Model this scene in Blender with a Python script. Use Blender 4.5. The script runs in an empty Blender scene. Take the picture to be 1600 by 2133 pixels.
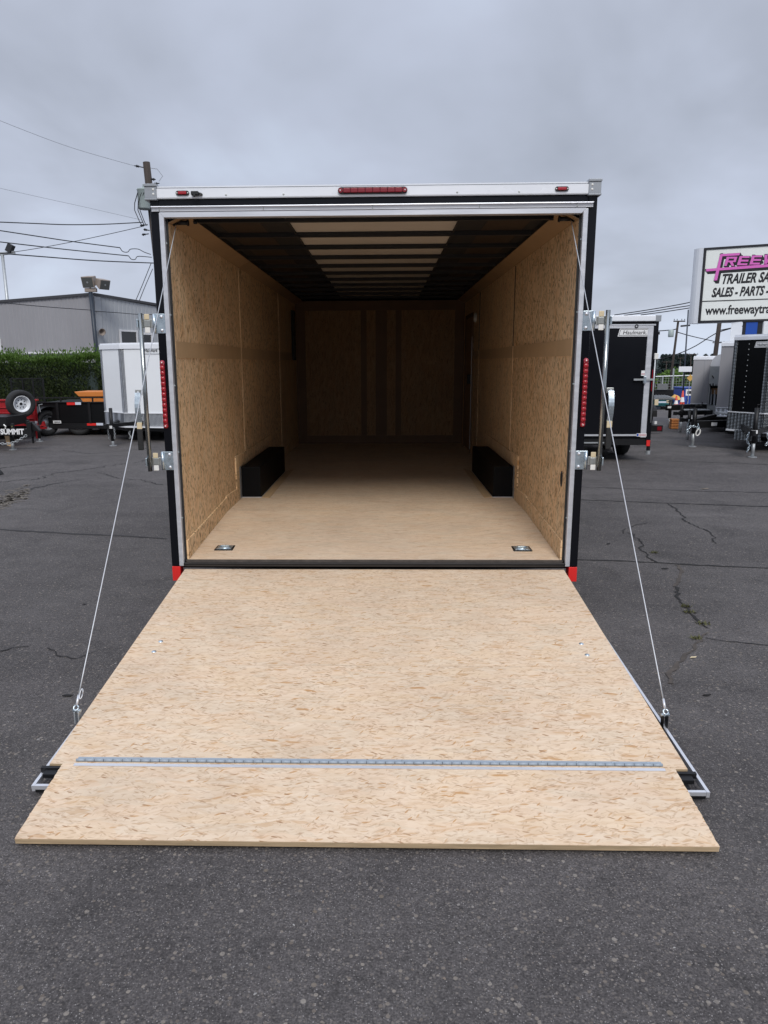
import bpy, bmesh, math, random
import numpy as np
from mathutils import Vector, Matrix

random.seed(7)
rng = np.random.default_rng(7)
sc = bpy.context.scene
R = math.radians

# ------------------------------------------------------------------ camera
# solved from the trailer's rear frame, interior and ramp (2.59 m wide body)
F, PITCH, YAW, ROLL = 1514.83, 0.2029, -0.0259, -0.0052
CAM = Vector((0.0763, -4.4867, 1.5844)); CU = -36.0
cd = bpy.data.cameras.new('camera'); cam = bpy.data.objects.new('camera', cd)
sc.collection.objects.link(cam); sc.camera = cam
cd.sensor_fit = 'VERTICAL'; cd.sensor_height = 24.0
cd.lens = 24.0 * F / 2133.0
cd.clip_start = 0.05; cd.clip_end = 3000
cd.shift_x = -CU / 2133.0
M = Matrix.Rotation(-YAW, 4, 'Z') @ Matrix.Rotation(math.pi / 2 - PITCH, 4, 'X') @ Matrix.Rotation(ROLL, 4, 'Z')
cam.matrix_world = Matrix.Translation(CAM) @ M


def ray(u, v):
    a, b = u - 800 - CU, v - 1066.5
    c, s = math.cos(ROLL), math.sin(ROLL)
    uu, vv = a * c + b * s, -a * s + b * c
    X, Y, Z = uu / F, 1.0, -vv / F
    c, s = math.cos(PITCH), math.sin(PITCH)
    Y, Z = Y * c + Z * s, -Y * s + Z * c
    c, s = math.cos(YAW), math.sin(YAW)
    X, Y = X * c + Y * s, -X * s + Y * c
    return Vector((X, Y, Z))


def gnd(u, v, z=0.0):
    d = ray(u, v); return CAM + d * ((z - CAM.z) / d.z)


def atY(u, v, Y):
    d = ray(u, v); return CAM + d * ((Y - CAM.y) / d.y)


def gz(x, y):
    """height of the lot: level on the left, falling gently away on the far right"""
    t = min(1, max(0, (x + 3) / 6)); return -t * t * (3 - 2 * t) * .0365 * min(58, max(0, y - 9))


def gnd2(u, v):
    p = gnd(u, v)
    for _ in range(300): p = gnd(u, v, gz(p.x, p.y))
    return p


# ------------------------------------------------------------------ world: overcast
SUN_EL, SUN_AZ = R(44), R(186)      # behind the photographer, a little to the right
world = bpy.data.worlds.new('World'); sc.world = world; world.use_nodes = True
nt = world.node_tree; nt.nodes.clear()


def N(nt, typ, **kw):
    n = nt.nodes.new(typ)
    for k, v in kw.items():
        if k == 'inp':
            for i, val in v.items(): n.inputs[i].default_value = val
        else: setattr(n, k, v)
    return n


def L(nt, a, b): nt.links.new(a, b)


def ramp(nt, fac, stops, interp='LINEAR'):
    r = N(nt, 'ShaderNodeValToRGB'); r.color_ramp.interpolation = interp
    el = r.color_ramp.elements
    while len(el) < len(stops): el.new(0.5)
    for e, (p, c) in zip(el, stops):
        e.position = p; e.color = (c[0], c[1], c[2], 1) if not isinstance(c, (int, float)) else (c, c, c, 1)
    L(nt, fac, r.inputs[0]); return r.outputs[0]


def math_(nt, op, a, b=None, clamp=False):
    n = N(nt, 'ShaderNodeMath', operation=op); n.use_clamp = clamp
    for i, x in enumerate((a, b)):
        if x is None: continue
        if isinstance(x, (int, float)): n.inputs[i].default_value = x
        else: L(nt, x, n.inputs[i])
    return n.outputs[0]


def mix(nt, fac, a, b, mode='MIX'):
    n = N(nt, 'ShaderNodeMix', data_type='RGBA', blend_type=mode)
    for i, x in ((0, fac), (6, a), (7, b)):
        if isinstance(x, (int, float)): n.inputs[i].default_value = x
        elif isinstance(x, (tuple, list)): n.inputs[i].default_value = (x[0], x[1], x[2], 1)
        else: L(nt, x, n.inputs[i])
    return n.outputs[2]


tc = N(nt, 'ShaderNodeTexCoord')
sep = N(nt, 'ShaderNodeSeparateXYZ'); L(nt, tc.outputs['Generated'], sep.inputs[0])
el = math_(nt, 'MAXIMUM', sep.outputs[2], 0.0)
# cloud sheet coordinates: a flat layer overhead, bent so that it does not smear at the horizon
den = math_(nt, 'ADD', el, 0.34)
cx_ = math_(nt, 'DIVIDE', sep.outputs[0], den); cy_ = math_(nt, 'DIVIDE', sep.outputs[1], den)
comb = N(nt, 'ShaderNodeCombineXYZ'); L(nt, cx_, comb.inputs[0]); L(nt, cy_, comb.inputs[1])
n1 = N(nt, 'ShaderNodeTexNoise', inp={'Scale': 1.25, 'Detail': 5.0, 'Roughness': 0.5, 'Distortion': 0.5}); L(nt, comb.outputs[0], n1.inputs['Vector'])
n2 = N(nt, 'ShaderNodeTexNoise', inp={'Scale': 2.3, 'Detail': 4.0, 'Roughness': 0.5}); L(nt, comb.outputs[0], n2.inputs['Vector'])
cl = math_(nt, 'ADD', math_(nt, 'MULTIPLY', n1.outputs[0], 0.72), math_(nt, 'MULTIPLY', n2.outputs[0], 0.28))
ccol = ramp(nt, cl, [(0.36, (0.29, 0.315, 0.375)), (0.46, (0.35, 0.38, 0.455)), (0.54, (0.395, 0.43, 0.52)), (0.64, (0.455, 0.51, 0.615))])
grad = ramp(nt, el, [(0.0, 1.08), (0.12, 1.04), (0.30, 0.93), (0.46, 1.02), (0.72, 1.6), (1.0, 2.0)])   # overcast sky: the zenith is about twice the horizon
ccol = mix(nt, 1.0, ccol, grad, 'MULTIPLY')
sky = N(nt, 'ShaderNodeTexSky', sky_type='NISHITA'); sky.sun_disc = False
sky.sun_elevation = SUN_EL; sky.sun_rotation = SUN_AZ
bg1 = N(nt, 'ShaderNodeBackground', inp={1: 0.06}); L(nt, sky.outputs[0], bg1.inputs[0])
bg2 = N(nt, 'ShaderNodeBackground', inp={1: 1.0}); L(nt, ccol, bg2.inputs[0])
mx = N(nt, 'ShaderNodeMixShader', inp={0: 0.92}); L(nt, bg1.outputs[0], mx.inputs[1]); L(nt, bg2.outputs[0], mx.inputs[2])
wo = N(nt, 'ShaderNodeOutputWorld'); L(nt, mx.outputs[0], wo.inputs[0])

sd = bpy.data.lights.new('sun', 'SUN'); sd.energy = 1.35; sd.angle = R(22); sd.color = (1.0, 0.97, 0.92)
sun = bpy.data.objects.new('sun', sd); sc.collection.objects.link(sun)
# light travels from the sun (azimuth measured from +Y clockwise) to the scene
sdir = Vector((math.sin(SUN_AZ) * math.cos(SUN_EL) * -1, math.cos(SUN_AZ) * math.cos(SUN_EL), math.sin(SUN_EL)))
sun.rotation_euler = sdir.to_track_quat('Z', 'Y').to_euler()

sc.view_settings.view_transform = 'Standard'; sc.view_settings.look = 'None'
sc.view_settings.exposure = 0.52; sc.view_settings.gamma = 1.0
sc.view_settings.use_curve_mapping = False
try:
    sc.cycles.use_denoising = True; sc.cycles.max_bounces = 8; sc.cycles.diffuse_bounces = 2
    sc.cycles.sample_clamp_indirect = 6
except Exception: pass

# ------------------------------------------------------------------ helpers
COL = sc.collection


class MB:
    def __init__(s): s.v = []; s.f = []

    def add(s, v, f):
        o = len(s.v); s.v += [tuple(x) for x in v]; s.f += [tuple(i + o for i in q) for q in f]; return s

    def box(s, x0, x1, y0, y1, z0, z1):
        return s.add([(x0, y0, z0), (x1, y0, z0), (x1, y1, z0), (x0, y1, z0), (x0, y0, z1), (x1, y0, z1), (x1, y1, z1), (x0, y1, z1)],
                     [(0, 3, 2, 1), (4, 5, 6, 7), (0, 1, 5, 4), (1, 2, 6, 5), (2, 3, 7, 6), (3, 0, 4, 7)])

    def ext(s, pts, vec):
        """polygon of 3-D points pushed along vec: a closed prism"""
        n = len(pts); vec = Vector(vec); a = [Vector(p) for p in pts]; b = [p + vec for p in a]
        return s.add(a + b, [tuple(range(n))[::-1], tuple(range(n, 2 * n))] + [(i, (i + 1) % n, n + (i + 1) % n, n + i) for i in range(n)])

    def beam(s, p0, p1, w, h, up=(0, 0, 1)):
        p0, p1 = Vector(p0), Vector(p1); d = (p1 - p0).normalized(); up = Vector(up)
        if abs(d.dot(up)) > .99: up = Vector((1, 0, 0))
        r = d.cross(up).normalized(); u = r.cross(d)
        return s.ext([p0 + r * (a * w / 2) + u * (b * h / 2) for a, b in ((-1, -1), (1, -1), (1, 1), (-1, 1))], p1 - p0)

    def cyl(s, p0, p1, r, n=12, r2=None):
        p0, p1 = Vector(p0), Vector(p1); d = (p1 - p0).normalized()
        q = d.to_track_quat('Z', 'Y'); r2 = r if r2 is None else r2
        c = [(math.cos(2 * math.pi * i / n), math.sin(2 * math.pi * i / n)) for i in range(n)]
        v = [p0 + q @ Vector((a * r, b * r, 0)) for a, b in c] + [p1 + q @ Vector((a * r2, b * r2, 0)) for a, b in c]
        return s.add(v, [tuple(range(n))[::-1], tuple(range(n, 2 * n))] + [(i, (i + 1) % n, n + (i + 1) % n, n + i) for i in range(n)])

    def tube(s, pts, r, n=6):
        pts = [Vector(p) for p in pts]; rings = []
        for i, p in enumerate(pts):
            d = (pts[min(i + 1, len(pts) - 1)] - pts[max(i - 1, 0)]).normalized(); q = d.to_track_quat('Z', 'Y')
            rr = r[i] if isinstance(r, (list, tuple)) else r
            rings.append([p + q @ Vector((rr * math.cos(2 * math.pi * k / n), rr * math.sin(2 * math.pi * k / n), 0)) for k in range(n)])
        # keep ring phase aligned
        for i in range(1, len(rings)):
            best = min(range(n), key=lambda k: (rings[i][k] - rings[i - 1][0]).length); rings[i] = rings[i][best:] + rings[i][:best]
        v = [x for g in rings for x in g]; f = [tuple(range(n))[::-1], tuple(range((len(pts) - 1) * n, len(pts) * n))]
        for i in range(len(pts) - 1):
            for k in range(n): f.append((i * n + k, i * n + (k + 1) % n, (i + 1) * n + (k + 1) % n, (i + 1) * n + k))
        return s.add(v, f)

    def lathe(s, prof, c, axis=(0, 0, 1), n=24):
        """prof: (radius, height) pairs, turned about axis through c"""
        q = Vector(axis).normalized().to_track_quat('Z', 'Y'); c = Vector(c); v = []
        for r, h in prof:
            for k in range(n): v.append(c + q @ Vector((r * math.cos(2 * math.pi * k / n), r * math.sin(2 * math.pi * k / n), h)))
        f = []
        for i in range(len(prof) - 1):
            for k in range(n): f.append((i * n + k, i * n + (k + 1) % n, (i + 1) * n + (k + 1) % n, (i + 1) * n + k))
        return s.add(v, f)

    def torus(s, c, ax1, ax2, R1, R2, r, n=14, m=6, a0=0, a1=2 * math.pi):
        c, ax1, ax2 = Vector(c), Vector(ax1), Vector(ax2)
        k = n + (0 if abs(a1 - a0 - 2 * math.pi) < 1e-6 else 1)
        pts = [c + ax1 * R1 * math.cos(a0 + (a1 - a0) * i / n) + ax2 * R2 * math.sin(a0 + (a1 - a0) * i / n) for i in range(k)]
        if k == n: pts.append(pts[0])
        return s.tube(pts, r, m)

    def build(s, name, mat, parent=None, smooth=False, bevel=0.0, fix=True, seg=2):
        me = bpy.data.meshes.new(name); me.from_pydata([tuple(x) for x in s.v], [], s.f)
        if fix and len(s.f) < 20000:
            bm = bmesh.new(); bm.from_mesh(me); bmesh.ops.recalc_face_normals(bm, faces=bm.faces[:]); bm.to_mesh(me); bm.free()
        if smooth:
            me.polygons.foreach_set('use_smooth', [len(p.vertices) <= 4 for p in me.polygons])
        o = bpy.data.objects.new(name, me); COL.objects.link(o)
        if mat is not None: me.materials.append(MT[mat] if isinstance(mat, str) else mat)
        if parent is not None: o.parent = parent
        if bevel:
            b = o.modifiers.new('bevel', 'BEVEL'); b.width = bevel; b.segments = seg; b.limit_method = 'ANGLE'
        return o


def tag(o, label=None, cat=None, group=None, kind=None):
    if label: o['label'] = label
    if cat: o['category'] = cat
    if group: o['group'] = group
    if kind: o['kind'] = kind
    return o


def thing(name, label, cat, loc=(0, 0, 0), rz=0.0, group=None):
    o = bpy.data.objects.new(name, None); COL.objects.link(o); o.location = loc; o.rotation_euler = (0, 0, rz)
    o.empty_display_size = 0.2
    return tag(o, label, cat, group)


def copies(src, spots, parent):
    """mesh-sharing copies of one piece at offsets"""
    for d in spots:
        c = src.copy(); COL.objects.link(c); c.parent = parent; c.location = Vector(src.location) + Vector(d)


def text_mesh(txt, size, origin, xdir, ydir, name, mat, parent, depth=0.004, shear=0.0, bold=0.0, xs=1.0, align='LEFT', spacing=1.0):
    cu = bpy.data.curves.new(name, 'FONT'); cu.body = txt; cu.size = size; cu.extrude = depth / 2; cu.shear = shear; cu.offset = bold
    cu.align_x = align; cu.space_character = spacing; cu.resolution_u = 4
    o = bpy.data.objects.new(name, cu); COL.objects.link(o)
    dg = bpy.context.evaluated_depsgraph_get(); me = bpy.data.meshes.new_from_object(o.evaluated_get(dg))
    bpy.data.objects.remove(o); bpy.data.curves.remove(cu)
    xd = Vector(xdir).normalized(); yd = Vector(ydir).normalized(); zd = xd.cross(yd)
    me.transform(Matrix((( xd.x * xs, yd.x, zd.x, origin[0]), (xd.y * xs, yd.y, zd.y, origin[1]), (xd.z * xs, yd.z, zd.z, origin[2]), (0, 0, 0, 1))))
    me.name = name; me.materials.clear(); me.materials.append(MT[mat])
    r = bpy.data.objects.new(name, me); COL.objects.link(r); r.parent = parent
    return r


# ------------------------------------------------------------------ materials
MT = {}


def new_mat(name):
    m = bpy.data.materials.new(name); m.use_nodes = True; nt = m.node_tree
    b = nt.nodes['Principled BSDF']; MT[name] = m; return m, nt, b


def plain(name, col, rough=0.5, metal=0.0, spec=0.5, var=0.0, scale=8.0, bump=0.0, bscale=60.0, coat=0.0, rvar=0.0, stretch=(1, 1, 1), dirt=None):
    m, nt, b = new_mat(name)
    b.inputs['Roughness'].default_value = rough; b.inputs['Metallic'].default_value = metal
    b.inputs['Specular IOR Level'].default_value = spec; b.inputs['Coat Weight'].default_value = coat
    b.inputs['Base Color'].default_value = (*col, 1)
    t = N(nt, 'ShaderNodeTexCoord'); mp = N(nt, 'ShaderNodeMapping'); mp.inputs['Scale'].default_value = stretch
    L(nt, t.outputs['Object'], mp.inputs[0])
    if var or rvar:
        n = N(nt, 'ShaderNodeTexNoise', inp={'Scale': scale, 'Detail': 5.0, 'Roughness': 0.6}); L(nt, mp.outputs[0], n.inputs['Vector'])
        if var:
            lo = tuple(max(0, c * (1 - var)) for c in col); hi = tuple(min(1, c * (1 + var)) for c in col)
            c = ramp(nt, n.outputs[0], [(0.25, dirt if dirt else lo), (0.55, col), (0.8, hi)]); L(nt, c, b.inputs['Base Color'])
        if rvar:
            c = ramp(nt, n.outputs[0], [(0.3, max(0.02, rough - rvar)), (0.7, min(1, rough + rvar))]); L(nt, c, b.inputs['Roughness'])
    if bump:
        n = N(nt, 'ShaderNodeTexNoise', inp={'Scale': bscale, 'Detail': 3.0}); L(nt, mp.outputs[0], n.inputs['Vector'])
        bp = N(nt, 'ShaderNodeBump', inp={'Strength': bump, 'Distance': 0.01}); L(nt, n.outputs[0], bp.inputs['Height']); L(nt, bp.outputs[0], b.inputs['Normal'])
    return m


def osb(name, along, across, base, pale, brown, fleck, dens=0.5, k_=1.0, flk=0.3, smudge=0.30, seam=1.0):
    """oriented strand board: overlapping long flakes, thin dark seams between them and odd brown chips"""
    m, nt, b = new_mat(name)
    t = N(nt, 'ShaderNodeTexCoord'); sp = N(nt, 'ShaderNodeSeparateXYZ'); L(nt, t.outputs['Object'], sp.inputs[0])
    ob = N(nt, 'ShaderNodeObjectInfo')
    off = math_(nt, 'MULTIPLY', ob.outputs['Random'], 17.0)
    cb = N(nt, 'ShaderNodeCombineXYZ'); L(nt, sp.outputs[along], cb.inputs[0]); L(nt, sp.outputs[across], cb.inputs[1]); L(nt, off, cb.inputs[2])
    wn = N(nt, 'ShaderNodeTexNoise', inp={'Scale': 7.0, 'Detail': 3.0}); L(nt, cb.outputs[0], wn.inputs['Vector'])
    w1 = N(nt, 'ShaderNodeVectorMath', operation='SUBTRACT'); L(nt, wn.outputs['Color'], w1.inputs[0]); w1.inputs[1].default_value = (.5, .5, .5)
    w2 = N(nt, 'ShaderNodeVectorMath', operation='SCALE'); L(nt, w1.outputs[0], w2.inputs[0]); w2.inputs['Scale'].default_value = 0.05
    w3 = N(nt, 'ShaderNodeVectorMath', operation='ADD'); L(nt, cb.outputs[0], w3.inputs[0]); L(nt, w2.outputs[0], w3.inputs[1])

    def layer(rot, sx, sy, seed):
        mp = N(nt, 'ShaderNodeMapping'); mp.vector_type = 'TEXTURE'; mp.inputs['Rotation'].default_value = (0, 0, R(rot)); L(nt, w3.outputs[0], mp.inputs[0])
        m2 = N(nt, 'ShaderNodeMapping'); m2.inputs['Scale'].default_value = (sx * k_, sy * k_, 1); m2.inputs['Location'].default_value = (seed, seed * 1.7, 0); L(nt, mp.outputs[0], m2.inputs[0])
        return m2.outputs[0]

    def vor(vec, feat='F1'):
        v = N(nt, 'ShaderNodeTexVoronoi', feature=feat, inp={'Scale': 1.0, 'Randomness': 1.0}); L(nt, vec, v.inputs['Vector']); return v
    col = None
    for rot, sx, sy, seed in ((3, 15, 85, 1.0), (-10, 20, 120, 5.0), (13, 18, 105, 9.0)):
        v = vor(layer(rot, sx, sy, seed)); s1 = N(nt, 'ShaderNodeSeparateColor'); L(nt, v.outputs['Color'], s1.inputs[0])
        c = ramp(nt, s1.outputs[0], [(0.0, base), (0.35, pale), (0.62, tuple(a * .55 + p * .45 for a, p in zip(base, pale))), (0.90, base), (1.0, tuple(a * .6 + p * .4 for a, p in zip(base, brown)))])
        if col is None: col = c
        else: col = mix(nt, ramp(nt, s1.outputs[1], [(0.55, 0.0), (0.60, 0.85)]), col, c)
    # dark hairline seams between flakes
    ns = N(nt, 'ShaderNodeTexNoise', inp={'Scale': 1.0, 'Detail': 3.0, 'Roughness': 0.6, 'Distortion': 1.2}); L(nt, layer(3, 22, 170, 2.0), ns.inputs['Vector'])
    col = mix(nt, ramp(nt, ns.outputs[0], [(0.61, 0.0), (0.68, 0.30 * seam), (0.76, 0.6 * seam)]), col, fleck)
    # long hairlines: the edges of big flakes, broken up
    nh = N(nt, 'ShaderNodeTexNoise', inp={'Scale': 1.0, 'Detail': 2.0, 'Roughness': 0.5, 'Distortion': 2.2}); L(nt, layer(5, 10, 48, 4.0), nh.inputs['Vector'])
    hl_ = math_(nt, 'ABSOLUTE', math_(nt, 'SUBTRACT', nh.outputs[0], 0.5))
    nb_ = N(nt, 'ShaderNodeTexNoise', inp={'Scale': 1.0, 'Detail': 2.0}); L(nt, layer(-8, 14, 40, 6.0), nb_.inputs['Vector'])
    col = mix(nt, math_(nt, 'MULTIPLY', ramp(nt, hl_, [(0.004, 0.8), (0.016, 0.0)]), ramp(nt, nb_.outputs[0], [(0.48, 0.0), (0.58, 0.45 + .35 * seam)])), col, fleck)
    # greyer and pinker flakes
    vt = vor(layer(-4, 7, 26, 15.0)); st_ = N(nt, 'ShaderNodeSeparateColor'); L(nt, vt.outputs['Color'], st_.inputs[0])
    col = mix(nt, 1.0, col, ramp(nt, st_.outputs[1], [(0.0, (0.95, 0.96, 0.96)), (0.4, (1, 1, 1)), (0.7, (1.0, 0.97, 0.95)), (1.0, (1.0, 0.975, 0.93))]), 'MULTIPLY')
    # brown and orange chips
    for rot, sx, sy, seed, th, cc in ((7, 26, 120, 3.0, 0.955, brown), (-18, 30, 150, 7.0, 0.945, fleck), (48, 34, 150, 11.0, 0.978, brown), (-6, 13, 60, 13.0, 0.985, brown)):
        v = vor(layer(rot, sx, sy, seed)); s1 = N(nt, 'ShaderNodeSeparateColor'); L(nt, v.outputs['Color'], s1.inputs[0])
        k = math_(nt, 'MULTIPLY', ramp(nt, s1.outputs[2], [(th - .01, 0.0), (th, 0.25 * dens + .1), (1.0, 0.95 * dens)]), ramp(nt, v.outputs['Distance'], [(0.30, 1.0), (0.42, 0.0)]))
        col = mix(nt, k, col, cc)
    # short dark flecks lying at all angles
    for rot, sx, sy, seed, th in ((25, 42, 150, 17.0, .86), (-30, 46, 160, 19.0, .88), (2, 40, 170, 21.0, .86), (70, 50, 170, 23.0, .94)):
        v = vor(layer(rot, sx, sy, seed)); s1 = N(nt, 'ShaderNodeSeparateColor'); L(nt, v.outputs['Color'], s1.inputs[0])
        k = math_(nt, 'MULTIPLY', ramp(nt, s1.outputs[2], [(th, 0.0), (th + .03, flk * .6), (1.0, flk)]), ramp(nt, v.outputs['Distance'], [(0.26, 1.0), (0.46, 0.0)]))
        col = mix(nt, k, col, fleck)
    # large soft variation
    nl = N(nt, 'ShaderNodeTexNoise', inp={'Scale': 1.6, 'Detail': 4.0, 'Roughness': 0.55}); L(nt, cb.outputs[0], nl.inputs['Vector'])
    col = mix(nt, 1.0, col, ramp(nt, nl.outputs[0], [(0.25, (0.88, 0.87, 0.87)), (0.55, (1, 1, 1)), (0.8, (1.0, 0.97, 0.93))]), 'MULTIPLY')
    nd = N(nt, 'ShaderNodeTexNoise', inp={'Scale': 3.1, 'Detail': 7.0, 'Roughness': 0.68}); L(nt, layer(20, 1.0, 1.4, 31.0), nd.inputs['Vector'])
    col = mix(nt, ramp(nt, nd.outputs[0], [(0.56, 0.0), (0.72, smudge)]), col, (0.44, 0.36, 0.28))
    L(nt, col, b.inputs['Base Color'])
    b.inputs['Roughness'].default_value = 0.62; b.inputs['Specular IOR Level'].default_value = 0.3
    bp = N(nt, 'ShaderNodeBump', inp={'Strength': 0.25, 'Distance': 0.002}); L(nt, ns.outputs[0], bp.inputs['Height']); L(nt, bp.outputs[0], b.inputs['Normal'])
    return m


osb('osb_ramp', 0, 1, (0.675, 0.515, 0.36), (0.75, 0.60, 0.445), (0.50, 0.27, 0.11), (0.32, 0.17, 0.08), 1.0, 0.85, 0.42, 0.20, 0.5)
osb('osb_floor', 0, 1, (0.67, 0.505, 0.35), (0.75, 0.60, 0.445), (0.46, 0.26, 0.12), (0.27, 0.16, 0.085), 0.6, 0.95, 0.42, 0.12, 0.7)
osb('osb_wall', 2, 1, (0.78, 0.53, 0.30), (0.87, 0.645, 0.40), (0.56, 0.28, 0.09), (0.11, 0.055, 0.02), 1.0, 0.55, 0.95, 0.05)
osb('osb_back_shaded', 2, 0, (0.38, 0.215, 0.10), (0.46, 0.29, 0.15), (0.22, 0.10, 0.04), (0.07, 0.035, 0.014), 1.0, 0.6, 0.95, 0.1)  # same board as the side walls, with the back wall's shade darkened into its colour
plain('osb_edge', (0.48, 0.35, 0.21), 0.8, var=0.3, scale=30, stretch=(0.3, 1, 3))
plain('luan', (0.58, 0.39, 0.215), 0.55, var=0.10, scale=5, stretch=(4, 1, 1))
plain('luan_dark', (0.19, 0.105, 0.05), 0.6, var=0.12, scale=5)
plain('ceiling_panel', (0.54, 0.48, 0.41), 0.7, var=0.06, scale=3)
plain('cove', (0.33, 0.205, 0.105), 0.6, var=0.12, scale=4)
plain('lining_brown', (0.035, 0.02, 0.011), 0.6, var=0.2, scale=4)
plain('ceiling_dark', (0.012, 0.011, 0.011), 0.7)
plain('roof_bow', (0.014, 0.014, 0.015), 0.55)
plain('black_gloss', (0.006, 0.0065, 0.009), 0.16, spec=0.2, rvar=0.04, scale=3, coat=0.0)
plain('black_satin', (0.009, 0.009, 0.010), 0.45, spec=0.35, var=0.3, scale=12)
plain('sill_dark', (0.030, 0.026, 0.024), 0.6, var=0.5, scale=10, stretch=(0.5, 3, 3))
plain('black_rubber', (0.014, 0.014, 0.014), 0.75, bump=0.2)
plain('black_plastic', (0.010, 0.010, 0.011), 0.45)
plain('wheel_box', (0.004, 0.004, 0.0045), 0.6, spec=0.12)
plain('aluminium', (0.70, 0.71, 0.745), 0.38, metal=0.55, var=0.07, scale=6, stretch=(0.4, 4, 4), rvar=0.08)
plain('white_rail', (0.84, 0.86, 0.90), 0.30, metal=0.05, var=0.05, scale=4, rvar=0.06, stretch=(0.5, 2, 2))
plain('cap_metal', (0.34, 0.36, 0.385), 0.42, metal=0.35, var=0.08, scale=20)
plain('zinc', (0.56, 0.64, 0.69), 0.30, metal=0.85, var=0.12, scale=25, rvar=0.1)
plain('zinc_grey', (0.42, 0.43, 0.41), 0.38, metal=0.7, var=0.10, scale=30)
plain('steel_tube', (0.34, 0.36, 0.355), 0.22, metal=0.95, var=0.15, scale=14, rvar=0.08, stretch=(3, 3, 0.5))
plain('cable', (0.50, 0.51, 0.53), 0.4, metal=0.6)
plain('cream_plastic', (0.66, 0.55, 0.36), 0.5, var=0.06)
plain('white_plastic', (0.80, 0.79, 0.75), 0.4)
plain('red_lens', (0.36, 0.008, 0.016), 0.16, spec=0.6, coat=0.4)
plain('red_lens_deep', (0.22, 0.006, 0.014), 0.22, spec=0.6, coat=0.3)
plain('red_tape', (0.72, 0.025, 0.022), 0.35)
plain('pink_cap', (0.40, 0.05, 0.075), 0.25)
plain('white_tape', (0.62, 0.66, 0.76), 0.4)
plain('amber', (0.70, 0.20, 0.01), 0.3)
plain('hinge_metal', (0.33, 0.38, 0.43), 0.6, metal=0.15, var=0.1, scale=12)
plain('white_paint', (0.84, 0.86, 0.88), 0.22, var=0.03, scale=2, coat=0.2)
plain('grey_paint', (0.33, 0.325, 0.34), 0.35, var=0.04, scale=2)
plain('black_panel', (0.005, 0.0053, 0.006), 0.36, spec=0.25, var=0.1, scale=3)
plain('red_paint', (0.33, 0.012, 0.016), 0.3, var=0.08, scale=3, coat=0.3)
plain('white_rim', (0.78, 0.80, 0.83), 0.35)
plain('rim_steel', (0.30, 0.31, 0.32), 0.4, metal=0.6)
plain('orange_paint', (0.62, 0.20, 0.035), 0.5, var=0.1)
plain('tyre', (0.017, 0.017, 0.018), 0.8, bump=0.3, bscale=40)
plain('label_white', (0.80, 0.80, 0.80), 0.5)
plain('ink', (0.012, 0.012, 0.014), 0.5)
plain('galv', (0.44, 0.46, 0.47), 0.45, metal=0.55, var=0.1, scale=10)
plain('wood_pole', (0.052, 0.040, 0.034), 0.9, var=0.35, scale=9, stretch=(1, 1, 0.12), bump=0.4, bscale=20)
plain('wire', (0.02, 0.021, 0.025), 0.6)
plain('wire_thin', (0.20, 0.21, 0.23), 0.6)
plain('transformer', (0.36, 0.42, 0.41), 0.45, var=0.06)
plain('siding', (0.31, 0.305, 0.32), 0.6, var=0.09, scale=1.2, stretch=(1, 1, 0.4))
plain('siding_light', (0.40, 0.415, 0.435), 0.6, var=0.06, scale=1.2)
plain('trim_white', (0.72, 0.72, 0.73), 0.5, var=0.04)
plain('roof_edge', (0.05, 0.05, 0.055), 0.6)
plain('post_blue', (0.022, 0.032, 0.048), 0.45, var=0.15, scale=4)
plain('glass_dark', (0.015, 0.016, 0.017), 0.06, spec=0.7)
plain('lamp_tan', (0.30, 0.25, 0.215), 0.5, var=0.05)
plain('lamp_glass', (0.10, 0.105, 0.10), 0.12, spec=0.8)
plain('sign_face', (0.80, 0.82, 0.78), 0.35, var=0.03, scale=1.5)
plain('sign_frame', (0.015, 0.015, 0.018), 0.4)
plain('sign_cap', (0.78, 0.80, 0.83), 0.35)
plain('pink', (0.68, 0.145, 0.50), 0.4)
plain('blue_panel', (0.012, 0.07, 0.36), 0.3)
plain('blue_bin', (0.012, 0.055, 0.30), 0.45, var=0.1)
plain('teal_bin', (0.008, 0.12, 0.135), 0.45, var=0.12)
plain('bin_lid', (0.16, 0.165, 0.17), 0.6, var=0.1)
plain('yellow_tarp', (0.60, 0.36, 0.09), 0.6, var=0.15, scale=6)
plain('cone_red', (0.62, 0.06, 0.03), 0.5)
plain('brick_orange', (0.62, 0.24, 0.07), 0.7, var=0.15)
plain('bark', (0.06, 0.045, 0.035), 0.9, var=0.3)
plain('hill_green', (0.030, 0.045, 0.040), 0.95, var=0.4, scale=0.2)
plain('conifer', (0.026, 0.040, 0.036), 0.9)
plain('crack', (0.018, 0.017, 0.017), 0.95, var=0.3, scale=20)
plain('seal', (0.030, 0.028, 0.028), 0.85, var=0.3, scale=12)
plain('brown_dirt', (0.080, 0.067, 0.058), 0.95, var=0.4, scale=15)
plain('weed', (0.10, 0.10, 0.035), 0.8, var=0.4, scale=40)
plain('worn', (0.19, 0.165, 0.135), 0.95, var=0.5, scale=14)
plain('debris', (0.010, 0.009, 0.009), 0.8)


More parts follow.
